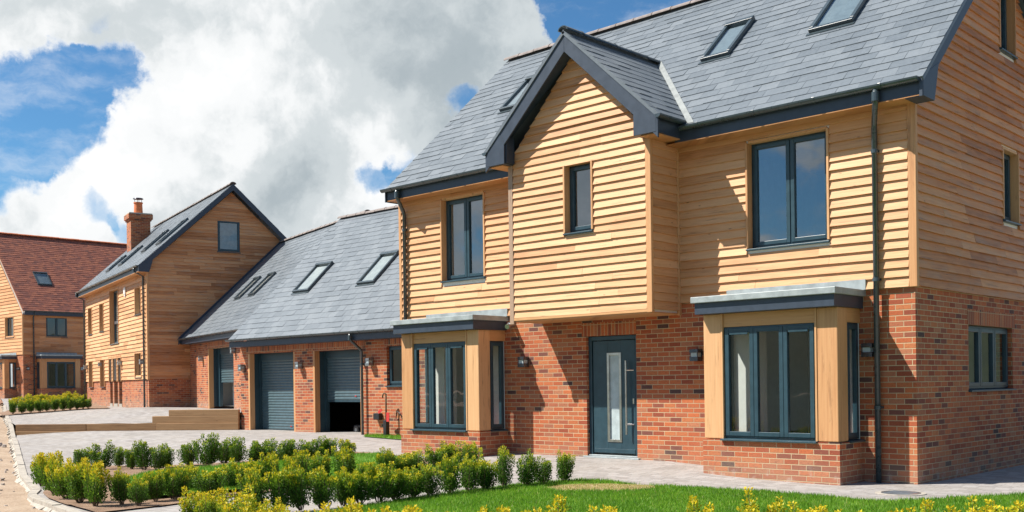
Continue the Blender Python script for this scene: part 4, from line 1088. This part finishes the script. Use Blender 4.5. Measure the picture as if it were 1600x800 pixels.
wall_panel(b, EG, .3, D2, -.5, 1.06, [], -.3, -.0005); wall_panel(b, EL, .3, D2, -.5, 1.06, [], -.3, -.0005); b.build('brick_wall', 'brick', H2)
GW = (2.68, 3.56, 6.05, 7.27)
b = MB(); wall_panel(b, E_, -W, 0, 1.06, 5.2, ops + ent, -.25, .004); wall_panel(b, EG, 0, D2, 1.06, 5.2, [], -.25, .004); wall_panel(b, EL, 0, D2, 1.06, 5.2, [], -.25, .004)
for fr in (EG, EL): b.prism([fr(.02, 5.2, 0), fr(D2 - .02, 5.2, 0), fr(3.25, 8.35, 0)], Vector(fr(0, 0, -.2)) - Vector(fr(0, 0, 0)))
b.build('upper_wall', 'plaster', H2)
b = MB(); boards(b, E_, 1.05, 5.16, lambda z: (-W + .03, -.06), [(o[0] - .03, o[1] + .03, o[2], o[3]) for o in ops + ent], e=.16); b.build('cladding', 'cladding', H2)
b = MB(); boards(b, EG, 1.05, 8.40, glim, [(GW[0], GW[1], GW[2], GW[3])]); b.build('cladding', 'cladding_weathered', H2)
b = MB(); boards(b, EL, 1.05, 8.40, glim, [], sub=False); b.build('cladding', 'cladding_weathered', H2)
b = MB(); b.box(-.06, .05, -.05, .033, 1.03, 5.14); b.build('corner_board', 'oak', H2)
for o in ops:
    if o[1] - o[0] > 1.5:
        wo = window(H2, E_, o[0], o[1], o[2], o[3], 2, -.14, (.05, 0, .06), True)
        f = MB(); E_.box(f, o[0] + .05, o[1] - .05, 3.50, 3.62, -.2, -.12); f.build('transom', 'lamp_silver', wo)
        for k in range(14): pass
        f = MB(); z = o[2] + .1
        while z < o[3] - .12: E_.box(f, o[0] + .06, o[1] - .06, z, z + .05, -.26, -.21); z += .085
        f.build('slatted_blind', 'blind', wo)
    else: window(H2, E_, o[0], o[1], o[2], o[3], 1, -.14, (.05, 0, .06), True)
    room(H2, o[0] - .6, o[1] + .6, .26, 3.5, o[2] - .7, o[3] + .12, 'y0')
for k, o in enumerate(ent):
    f = MB(); E_.box(f, o[0] - .05, o[0], 1.0, 2.05, -.3, .055); E_.box(f, o[1], o[1] + .05, 1.0, 2.05, -.3, .055); E_.box(f, o[0] - .05, o[1] + .05, 2.052, 2.10, -.3, .05); f.build('reveal_trim', 'oak', H2)
    f = MB(); E_.box(f, o[0], o[1], -.3, .06, -.3, .02); f.build('threshold', 'concrete', H2)
    if k == 1:
        f = MB(); E_.box(f, o[0], o[1], .06, 2.05, -.3, -.22); dd = f.build('door', 'anthracite', H2)
        f = MB(); f.tube([E_(o[1] - .14, .5, -.17), E_(o[1] - .14, 1.6, -.17)], .02, 8); f.build('handle', 'steel', dd)
    else: window(H2, E_, o[0], o[1], .06, 2.05, 1, -.22, None, False)
window(H2, EG, GW[0], GW[1], GW[2], GW[3], 1, .03, None, True, sill_d=.09)
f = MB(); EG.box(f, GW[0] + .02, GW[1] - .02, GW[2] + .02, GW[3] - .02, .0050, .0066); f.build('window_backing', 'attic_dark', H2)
b = MB(); slope(b, (-W - .1, -.40, 5.32), (1, 0, 0), vv, W + .38, LV, .205, .32); slope(b, (-W - .1, D2 + .4, 5.32), (1, 0, 0), (0, -sy, SL * sy), W + .38, LV, .6, .6); b.build('roof', 'slate', H2)
ridge(H2, (-W - .1, 3.25, 8.715), (.29, 3.25, 8.715))
main_verge(H2, EG, .245, .29); main_verge(H2, EL, .05, .09)
b = MB()
for y0, y1 in ((-.37, 3.25), (3.25, D2 + .37)):
    f = lambda y: zroof(y) - .055
    b.prism([(.045, y0, f(y0) - .02), (.245, y0, f(y0) - .02), (.245, y0, f(y0)), (.045, y0, f(y0))], (0, y1 - y0, f(y1) - f(y0)))
b.build('verge_soffit', 'fascia_blue', H2)
b = MB(); E_.box(b, -W, .2, 5.115, 5.30, .33, .36); b.build('fascia', 'fascia_blue', H2)
b = MB(); E_.box(b, -W, .2, 5.10, 5.114, 0, .36); b.build('soffit', 'oak_lintel', H2)
gutter(H2, E_, -W - .08, .22, 5.33, .42); downpipe(H2, E_, -W + .0, 5.28, .02, .42, swan=False); downpipe(H2, E_, -.36, 5.28, -.03, .42, swan=False)
for x0, x1, y0, y1 in ((-9.7, -8.9, .38, 1.15), (-7.1, -6.3, .4, 1.3), (-3.9, -3.1, .66, 1.62), (-1.45, -.65, .68, 1.77)):
    skylight(H2, (-W - .1, -.40, 5.32), (1, 0, 0), vv, x0 + W + .1, x1 + W + .1, (y0 + .4) / sy, (y1 + .4) / sy)
b = MB(); b.box(-11.35, -10.45, 1.65, 2.55, 6.4, 8.66); b.box(-11.40, -10.40, 1.60, 2.60, 8.66, 8.735); b.box(-11.45, -10.35, 1.55, 2.65, 8.735, 8.96)
ch = b.build('chimney', 'brick', H2)
b = MB(); b.prism([(-11.43, 1.57, 8.963), (-10.37, 1.57, 8.963), (-10.37, 2.63, 8.963), (-11.43, 2.63, 8.963)], (0, 0, .05)); b.build('flaunching', 'render_cap', ch)
b = MB(); b.tube([(-10.9, 2.1, 9.0), (-10.9, 2.1, 9.56)], [.21, .185], 20); b.tube([(-10.9, 2.1, 9.53), (-10.9, 2.1, 9.58)], .215, 20); b.build('chimney_pot', 'terracotta', ch)
b = MB(); b.tube([(-10.9, 2.1, 9.74), (-10.9, 2.1, 9.78)], [.24, .22], 20)
for k in range(4): b.tube([(-10.9 + .16 * math.cos(k * 1.571), 2.1 + .16 * math.sin(k * 1.571), 9.56), (-10.9 + .16 * math.cos(k * 1.571), 2.1 + .16 * math.sin(k * 1.571), 9.75)], .012, 6)
b.build('chimney_cowl', 'lamp_metal', ch)
for x, z in ((-12.3, 1.75), (-8.75, 1.8), (-5.9 + 1.3, 1.78), (-.62, 1.72)): lamp(H2, E_, x, z, .04, 'lamp_silver')
b = MB(); E_.box(b, -3.83, -3.58, 4.55, 4.83, .04, .10); E_.box(b, -3.78, -3.63, 4.45, 4.55, .04, .09); b.build('alarm_box', 'white_plastic', H2, bevel=.02)

# garage attached to the second house
GB = empty('garage_block', 'brick garage with partly raised grey shutter joined to the second house', 'garage', H2P, TH)
K_ = Frame((0, 1.55), (1, 0), (0, -1)); kx1 = 8.6
kd = (2.50, 5.55, -.3, 2.12)
b = MB(); wall_panel(b, K_, .03, kx1, -.4, 2.52, [kd], -.22, 0); b.build('brick_wall', 'brick', GB)
b = MB(); K_.box(b, 2.35, 5.7, 2.122, 2.35, -.05, .004); b.build('soldier_course', 'soldier', GB)
ks = .97; ksy = 1 / math.hypot(1, ks)
b = MB(); slope(b, (.05, 1.15, 2.56), (1, 0, 0), (0, ksy, ks * ksy), kx1 - .05, 4.1 / ksy, .22, .32); slope(b, (.05, 9.35, 2.56), (1, 0, 0), (0, -ksy, ks * ksy), kx1 - .05, 4.1 / ksy, .6, .6); b.build('roof', 'slate', GB)
ridge(GB, (.1, 5.25, 6.55), (kx1, 5.25, 6.55))
b = MB(); K_.box(b, .03, kx1, 2.38, 2.53, .33, .36); K_.box(b, .03, kx1, 2.365, 2.379, 0, .36); b.build('fascia', 'fascia_blue', GB)
gutter(GB, K_, .0, kx1, 2.58, .42)
bargeboard(GB, Frame((.05, 0), (0, 1), (1, 0)), [(1.10, 2.62), (5.25, 6.63)], .26, 0.0, .10, 'fascia_blue', 'abutment_board')
b = MB(); K_.box(b, kd[0] + .003, kd[0] + .11, -.3, 2.115, -.16, .012); b.build('door_jamb', 'oak', GB)
b = MB(); K_.box(b, kd[0] + .003, kd[0] + .11, 0, 2.115, -.30, -.162); K_.box(b, kd[0] + .003, kd[0] + .38, 0, 2.12, -.42, -.302); K_.box(b, kd[1] - .2, kd[1], 0, 2.12, -.42, -.30); K_.box(b, kd[0] + .11, kd[1], 1.92, 2.12, -.6, -.312); b.build('guide_rail', 'anthracite', GB)
s = MB(); z = .86
while z < 1.95:
    zt = z + .09; s.prism([K_(kd[0] + .36, a, c) for a, c in ((z, -.37), (z + .03, -.352), (z + .065, -.352), (zt - .008, -.37), (zt, -.372), (zt, -.395), (z, -.395))], (kd[1] - kd[0] - .5, 0, 0)); z = zt
s.build('roller_shutter', 'shutter', GB)
b = MB(); b.box(kd[0] + .3, kd[1], 2.35, 2.40, .0, 1.95); b.build('plaster_sheet', 'plaster', GB)
room(GB, kd[0] - .2, kd[1] + .6, 2.0, 6, .02, 2.35, 'y0')
lamp(GB, K_, 1.80, 1.78, 0, 'lamp_silver'); lamp(GB, K_, 5.75, 1.95, 0, 'lamp_silver')
for x0, x1 in ((2.35, 3.05), (3.98, 4.68)):
    skylight(GB, (.05, 1.15, 2.56), (1, 0, 0), (0, ksy, ks * ksy), x0, x1, 1.45 / ksy, 2.27 / ksy)

# ------------------------------------------------------------------ third house, red tiles, far left
H3P = (-60.37, 12.21, .93)
H3 = empty('detached_house', 'red tiled brick and oak house at the end of the drive', 'house', H3P)
N_ = Frame((0, 0), (0, 1), (1, 0)); M_ = Frame((0, 0), (1, 0), (0, -1))
LN = 11.0; WD = 10.0; z3 = lambda x: 5.35 + 1.0 * min(-x + .35, WD + x + .35)
sw = (1.41, 2.72, 3.80, 5.04); mw_ = (-2.62, -1.32, 3.80, 5.04)
b = MB(); wall_panel(b, N_, 0, LN, -.4, 2.69, [(1.3, 2.8, .63, 2.23)], -.3, 0); wall_panel(b, M_, -WD, -.3, -.4, 2.69, [(-3.2, -1.6, .63, 2.23)], -.3, -.0005); b.build('brick_wall', 'brick', H3)
b = MB(); wall_panel(b, N_, 0, LN, 2.69, 5.25, [sw], -.25, .004); wall_panel(b, M_, -WD, 0, 2.69, 5.25, [mw_], -.25, .004); b.prism([M_(-WD, 5.25, 0), M_(0, 5.25, 0), M_(-WD / 2, 10.15, 0)], (0, .2, 0)); b.build('upper_wall', 'plaster', H3)
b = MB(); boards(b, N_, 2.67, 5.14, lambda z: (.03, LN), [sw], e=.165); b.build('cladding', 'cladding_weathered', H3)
b = MB(); boards(b, M_, 2.67, 10.1, lambda z: (-WD, -.05) if z < 5.25 else (-WD + (z - 5.25) * 1.0, -(z - 5.25) * 1.0 - .04), [mw_], e=.2); b.build('cladding', 'cladding', H3)
b = MB(); b.box(-.05, .045, -.045, .03, 2.66, 5.14); b.build('corner_board', 'oak', H3)
q2 = 1 / math.sqrt(2)
b = MB(); slope(b, (.35, -.1, 5.35 - .0), (0, 1, 0), (-q2, 0, q2), LN + .3, 5.35 / q2, .20, .26, th=.016); slope(b, (-WD - .35, -.1, 5.35), (0, 1, 0), (q2, 0, q2), LN + .3, 5.35 / q2, .6, .6); b.build('roof', 'red_tile', H3)
ridge(H3, (-5, -.1, 10.72), (-5, LN + .2, 10.72), 'terracotta', .14)
b = MB(); N_.box(b, 0, LN, 5.11, 5.30, .29, .32); N_.box(b, 0, LN, 5.095, 5.109, 0, .32); b.build('fascia', 'fascia_blue', H3)
gutter(H3, N_, -.02, LN, 5.36, .37); downpipe(H3, N_, .62, 5.3, 0, .37, swan=False)
bargeboard(H3, M_, [(.3, 5.36), (-5, 10.66), (-WD - .3, 5.36)], .10, .05, .09, 'oak', 'bargeboard')
window(H3, N_, *sw, 2, .02, None, True, sill_d=.09); window(H3, M_, *mw_, 1, -.12, (.06, 0, .06), True)
room(H3, -4, -.28, .6, 3.6, 3.0, 5.2, 'x1'); room(H3, -3.4, -.6, .28, 3, 3.0, 5.2, 'y0') if False else None
room(H3, -4, -.32, .9, 3.4, .2, 2.5, 'x1')
bay(H3, N_, .78, 3.25, .75, side_windows=(1, 0)); bay(H3, M_, -3.7, -1.0, .75, side_windows=(0, 1))
lamp(H3, N_, .25, 1.8); lamp(H3, N_, 3.6, 1.8, 0, 'lamp_silver'); lamp(H3, M_, -.55, 1.8) if True else None
skylight(H3, (.35, -.1, 5.35), (0, 1, 0), (-q2, 0, q2), 1.65, 2.55, 2.55, 3.75, 'attic_dark')

# ------------------------------------------------------------------ shrubs
def shrub_mesh(seed, kind):
    """upright shoots clothed in small leaves; kind: 0 dark green, 1 green with yellow tips, 2 mostly yellow"""
    rg = random.Random(seed); V = []; Fc = []; tone = []; rn = []
    st = MB()
    ns = rg.randint(13, 18)
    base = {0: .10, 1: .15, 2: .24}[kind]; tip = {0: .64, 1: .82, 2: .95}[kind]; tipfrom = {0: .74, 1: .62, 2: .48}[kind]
    for s in range(ns):
        a = rg.random() * 6.283; rad = rg.random() ** .6 * .42; H = (1.0 - .34 * rad / .42 * rg.random()) * (rg.uniform(.68, .92) if s > 2 else rg.uniform(.88, 1.05))
        bx, by = math.cos(a) * .06, math.sin(a) * .06; tx, ty = math.cos(a) * rad, math.sin(a) * rad
        curve = lambda t: Vector((bx + (tx - bx) * t ** .62, by + (ty - by) * t ** .62, t * H))
        st.tube([curve(t) for t in (0, .25, .5, .75, .97)], [.012, .010, .008, .006, .003], 5)
        nl = 190
        for k in range(nl):
            t = .10 + .9 * (k / nl) ** .85; p = curve(t); dr = (curve(min(1, t + .02)) - curve(t - .02)).normalized()
            az = k * 2.4 + rg.uniform(-.5, .5); spread = .15 * (1 - .55 * t) * rg.uniform(.25, 1.25)
            if t > .88: spread *= .55
            o = Vector((math.cos(az), math.sin(az), rg.uniform(-.1, .5)))
            q = p + Vector((o.x, o.y, o.z * .5)) * spread
            el = rg.uniform(.1, 1.0); ld = Vector((o.x * (1 - el * .6), o.y * (1 - el * .6), el)).normalized()
            sd = ld.cross(Vector((rg.uniform(-1, 1), rg.uniform(-1, 1), rg.uniform(-.3, .3)))).normalized()
            L = rg.uniform(.050, .078) * (1 - .2 * t); Wd = L * rg.uniform(.26, .36); nrm = sd.cross(ld)
            i = len(V); V += [tuple(q), tuple(q + ld * L * .45 + sd * Wd + nrm * .004), tuple(q + ld * L), tuple(q + ld * L * .45 - sd * Wd + nrm * .004)]
            Fc.append((i, i + 1, i + 2, i + 3))
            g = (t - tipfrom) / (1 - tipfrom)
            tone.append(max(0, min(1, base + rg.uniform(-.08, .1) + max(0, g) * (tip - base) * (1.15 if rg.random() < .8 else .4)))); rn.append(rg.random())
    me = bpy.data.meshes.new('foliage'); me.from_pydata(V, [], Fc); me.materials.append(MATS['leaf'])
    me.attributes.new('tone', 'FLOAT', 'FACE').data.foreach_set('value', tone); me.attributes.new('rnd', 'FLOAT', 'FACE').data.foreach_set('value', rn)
    so = st.build('stem', 'stem_bark'); sme = so.data; bpy.data.objects.remove(so)
    return me, sme
PROTO = {k: [shrub_mesh(100 * k + q, k) for q in range(8)] for k in (0, 1, 2)}
rs = random.Random(11)
def shrub(x, y, h, wd, kind, label, group, z=None):
    r = empty('shrub', label, 'shrub', (x, y, (h_low(x, y) + .02) if z is None else z), rs.uniform(0, 6.28), group)
    fm, sm = PROTO[kind][rs.randrange(8)]
    r.scale = (wd / .92 * rs.uniform(.85, 1.2), wd / .92 * rs.uniform(.85, 1.2), h * rs.uniform(.88, 1.16))
    r.rotation_euler = (rs.uniform(-.12, .12), rs.uniform(-.12, .12), rs.uniform(0, 6.28))
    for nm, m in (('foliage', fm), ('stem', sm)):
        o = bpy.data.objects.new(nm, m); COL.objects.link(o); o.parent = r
    return r

ROWS = [
 ([(-9.68, -7.58, 0.59, 0.35, 2), (-8.39, -7.95, 0.58, 0.36, 2), (-7.76, -8.07, 0.55, 0.35, 2), (-7.08, -8.2, 0.56, 0.37, 2), (-6.56, -8.24, 0.52, 0.32, 2)], 'yellow topped shrub in the short row on bare soil along the kerb', 'shrubs on the soil by the kerb'),
 ([(-6.5, -7.94, 0.47, 0.26, 1), (-6.19, -7.88, 0.41, 0.21, 1), (-6.49, -7.5, 0.46, 0.23, 1), (-6.52, -7.24, 0.46, 0.34, 1), (-6.99, -6.72, 0.41, 0.32, 1)], 'small green shrub with yellow tips at the bottom corner of the hedged bed', 'shrubs at the corner of the small bed'),
 ([(-12.9, -5.55, 0.4, 0.41, 0), (-11.98, -5.6, 0.44, 0.47, 0), (-12.3, -5.15, 0.36, 0.31, 0), (-11.67, -5.22, 0.35, 0.3, 0), (-11.2, -5.23, 0.54, 0.3, 0), (-11.01, -5.1, 0.47, 0.34, 0), (-11.25, -4.77, 0.43, 0.33, 0), (-11.47, -4.23, 0.47, 0.41, 0), (-10.91, -4.2, 0.53, 0.4, 0), (-11.49, -3.52, 0.48, 0.42, 0), (-11.13, -3.47, 0.43, 0.32, 0), (-11.27, -3.0, 0.4, 0.43, 0), (-11.23, -2.78, 0.39, 0.43, 0), (-10.83, -2.71, 0.38, 0.43, 0), (-10.86, -2.35, 0.43, 0.43, 0), (-10.71, -2.05, 0.42, 0.51, 0), (-10.61, -1.79, 0.41, 0.39, 0), (-10.59, -1.36, 0.31, 0.36, 1)], 'dark green shrub in the row along the edge of the garage driveway', 'shrubs along the garage driveway'),
 ([(-6.48, -6.74, 0.41, 0.38, 1), (-6.81, -6.18, 0.38, 0.4, 1), (-6.92, -5.82, 0.43, 0.36, 1), (-6.71, -5.67, 0.45, 0.37, 1), (-6.7, -5.21, 0.51, 0.38, 1), (-6.78, -4.8, 0.45, 0.39, 1), (-6.81, -4.32, 0.44, 0.42, 1), (-6.87, -3.84, 0.27, 0.37, 1), (-6.97, -3.37, 0.49, 0.32, 1), (-6.97, -3.08, 0.38, 0.47, 1), (-6.8, -2.96, 0.4, 0.47, 1), (-7.01, -2.22, 0.44, 0.49, 1), (-6.84, -2.09, 0.42, 0.44, 1), (-6.05, -2.45, 0.48, 0.36, 1)], 'green shrub with yellow tips in the row between the small lawn and the path', 'shrubs between small lawn and path'),
 ([(-4.32, -7.46, 0.54, 0.37, 1), (-4.25, -7.19, 0.5, 0.36, 1), (-4.21, -6.94, 0.5, 0.35, 1), (-4.12, -6.72, 0.51, 0.35, 1), (-4.18, -6.37, 0.5, 0.36, 1), (-4.13, -6.16, 0.47, 0.35, 1), (-4.11, -5.89, 0.45, 0.36, 1), (-4.11, -5.63, 0.45, 0.34, 1), (-4.1, -5.36, 0.45, 0.35, 1), (-4.09, -5.08, 0.43, 0.34, 1), (-4.05, -4.76, 0.46, 0.34, 1), (-4.1, -4.4, 0.47, 0.32, 1), (-4.1, -4.1, 0.45, 0.36, 1), (-4.07, -3.76, 0.48, 0.22, 1)], 'green shrub with yellow tips in the row between the path and the front lawn', 'shrubs between path and front lawn'),
 ([(-3.9, -8.3, 0.46, 0.37, 2), (-3.58, -8.57, 0.51, 0.38, 2), (-3.29, -8.41, 0.5, 0.37, 2), (-2.96, -8.51, 0.52, 0.44, 2), (-2.55, -8.61, 0.49, 0.38, 2), (-2.31, -8.61, 0.49, 0.39, 2), (-1.86, -8.65, 0.5, 0.4, 2), (-1.48, -8.86, 0.48, 0.37, 2), (-1.1, -8.89, 0.51, 0.37, 2), (-0.75, -8.91, 0.52, 0.43, 2), (-0.48, -8.64, 0.48, 0.44, 2), (-0.16, -8.44, 0.52, 0.42, 2), (0.08, -8.12, 0.49, 0.43, 2), (0.37, -7.8, 0.48, 0.43, 2), (0.71, -7.57, 0.5, 0.43, 2), (0.99, -7.29, 0.47, 0.39, 2), (1.28, -7.05, 0.53, 0.38, 2), (1.6, -6.76, 0.54, 0.42, 2), (1.84, -6.46, 0.51, 0.41, 2), (2.11, -6.22, 0.5, 0.43, 2), (2.44, -5.96, 0.52, 0.42, 2), (2.77, -5.67, 0.52, 0.36, 2), (3.03, -5.38, 0.47, 0.43, 2), (3.26, -5.07, 0.53, 0.38, 2), (3.57, -4.75, 0.49, 0.42, 2)], 'yellow tipped shrub in the nearest row in front of the lawn', 'shrubs in the nearest row'),
]
for pts, lab, grp in ROWS:
    for x, y, h, wd, k in pts:
        near = grp == 'shrubs in the nearest row'
        shrub(x, y, h * ((.84 if x < -1.0 and y < -8.2 else .98) if near else 1.06), wd * (1.05 if near and x < -1.0 else 1.14), k, lab, grp)
for (x, y, h, wd, k), lab in zip([(-4.01, -3.39, .45, .31, 0), (-4.01, -3.05, .41, .32, 0), (-3.96, -2.67, .48, .27, 1)],
        ['round dark green shrub, first of the trio on the lawn edge left of the door', 'dark green shrub in the middle of the trio left of the front door', 'slim upright shrub nearest the front door, end of the trio']):
    shrub(x, y, h, wd * 1.1, k, lab, 'trio of shrubs by the door')
FAR = [(-34.77, 1.69, 0.62, 0.31, 0, 0.5), (-34.84, 2.06, 0.62, 0.31, 0, 0.52), (-34.9, 2.39, 0.62, 0.32, 0, 0.53), (-34.96, 2.76, 0.62, 0.32, 0, 0.54), (-35.03, 3.05, 0.62, 0.32, 0, 0.56), (-35.13, 3.41, 0.62, 0.32, 0, 0.57), (-35.26, 3.79, 0.62, 0.33, 0, 0.58), (-35.39, 4.12, 0.62, 0.33, 0, 0.59), (-35.49, 4.43, 0.62, 0.33, 0, 0.6), (-35.6, 4.73, 0.62, 0.33, 0, 0.61), (-35.69, 4.98, 0.62, 0.33, 0, 0.62), (-40.44, 3.92, 0.66, 0.35, 2, 0.56), (-40.43, 4.22, 0.66, 0.36, 2, 0.56), (-40.42, 4.5, 0.66, 0.36, 2, 0.57), (-40.39, 4.82, 0.66, 0.36, 2, 0.58), (-40.35, 5.1, 0.66, 0.36, 2, 0.59), (-40.29, 5.38, 0.66, 0.36, 2, 0.59), (-40.22, 5.68, 0.66, 0.36, 2, 0.6), (-40.18, 5.98, 0.66, 0.37, 2, 0.61), (-40.18, 6.29, 0.66, 0.37, 2, 0.62), (-40.21, 6.61, 0.66, 0.37, 2, 0.63), (-45.26, 5.79, 0.66, 0.39, 2, 0.63), (-45.35, 6.18, 0.66, 0.39, 2, 0.65), (-45.6, 6.64, 0.66, 0.4, 2, 0.66), (-45.54, 6.97, 0.66, 0.4, 2, 0.68), (-45.36, 7.26, 0.66, 0.4, 2, 0.69), (-45.11, 7.53, 0.66, 0.4, 2, 0.7), (-44.85, 7.79, 0.66, 0.4, 2, 0.72), (-44.61, 8.05, 0.66, 0.4, 2, 0.73), (-44.34, 8.3, 0.66, 0.4, 2, 0.73), (-44.09, 8.57, 0.66, 0.4, 2, 0.74)]
for x, y, h, wd, k, z in FAR:
    shrub(x, y, h * .8, wd * 1.25, k, 'dark green shrub in the front row of the bed before the far houses' if k == 0 else 'yellow brown shrub massed in the back of the bed before the far houses', 'front row of the far bed' if k == 0 else 'back rows of the far bed', z + .03)

# ------------------------------------------------------------------ low hills behind the photographer (seen in the window panes)
vs, fs = [], []; NA2, NR2 = 120, 14
for i in range(NR2):
    for k in range(NA2 + 1):
        a_ = R(168 + 287 * k / NA2); r_ = 70 + 230 * (i / (NR2 - 1))
        x, y = CAM.x + math.cos(a_) * r_, CAM.y + math.sin(a_) * r_
        hh = S(i / 8) * (16 + 9 * mnoise.noise(Vector((a_ * 2.2, 1.3, 0))) + 4 * mnoise.fractal(Vector((x * .03, y * .03, 5)), 1.0, 2.0, 5)) * S(k / 14) * S((NA2 - k) / 14)
        vs.append((x, y, hh - .6))
for i in range(NR2 - 1):
    for k in range(NA2): fs.append((i * (NA2 + 1) + k, i * (NA2 + 1) + k + 1, (i + 1) * (NA2 + 1) + k + 1, (i + 1) * (NA2 + 1) + k))
me = bpy.data.meshes.new('hills'); me.from_pydata(vs, [], fs); ground_mat('hill_green', ((.012, .02, .009), (.03, .042, .015), (.055, .066, .024)), .08, .3); me.materials.append(MATS['hill_green'])
ho = bpy.data.objects.new('hills', me); COL.objects.link(ho); ho['kind'] = 'structure'

fr_ = [(q[0], q[1]) for q in FAR[:11]]; bk_ = [(q[0], q[1]) for q in FAR[-10:]]
BED_F = [(fr_[0][0] + .5, fr_[0][1] - .55)] + [(x + .35, y - .35) for x, y in fr_[1:]] + [(fr_[-1][0] + .9, fr_[-1][1] + .5)] + [(x - .3, y + .6) for x, y in bk_[::-1]] + [(fr_[0][0] - 2, fr_[0][1] + .1)]
sheet('planting_bed', BED_F, h_up, 'soil', .8, dz=.03)

FIELD = [(24, -17), (2, -17), (-40, -2.2), (-60, 3), (-95, 12), (-95, -75), (60, -75), (60, -30)]
sheet('field', FIELD, lambda x, y: (h_earth(x, y) if abs(x) < 60 else 0.0) + .06, 'hill_green', 6.0)

FIELD2 = [(-10, 45), (30, 40), (60, 10), (400, 100), (400, 700), (-15, 700)]
sheet('field', FIELD2, lambda x, y: (h_earth(x, y) if math.hypot(x - CAM.x, y - CAM.y) < 85 else -.4) + .09, 'hill_green', 12.0)
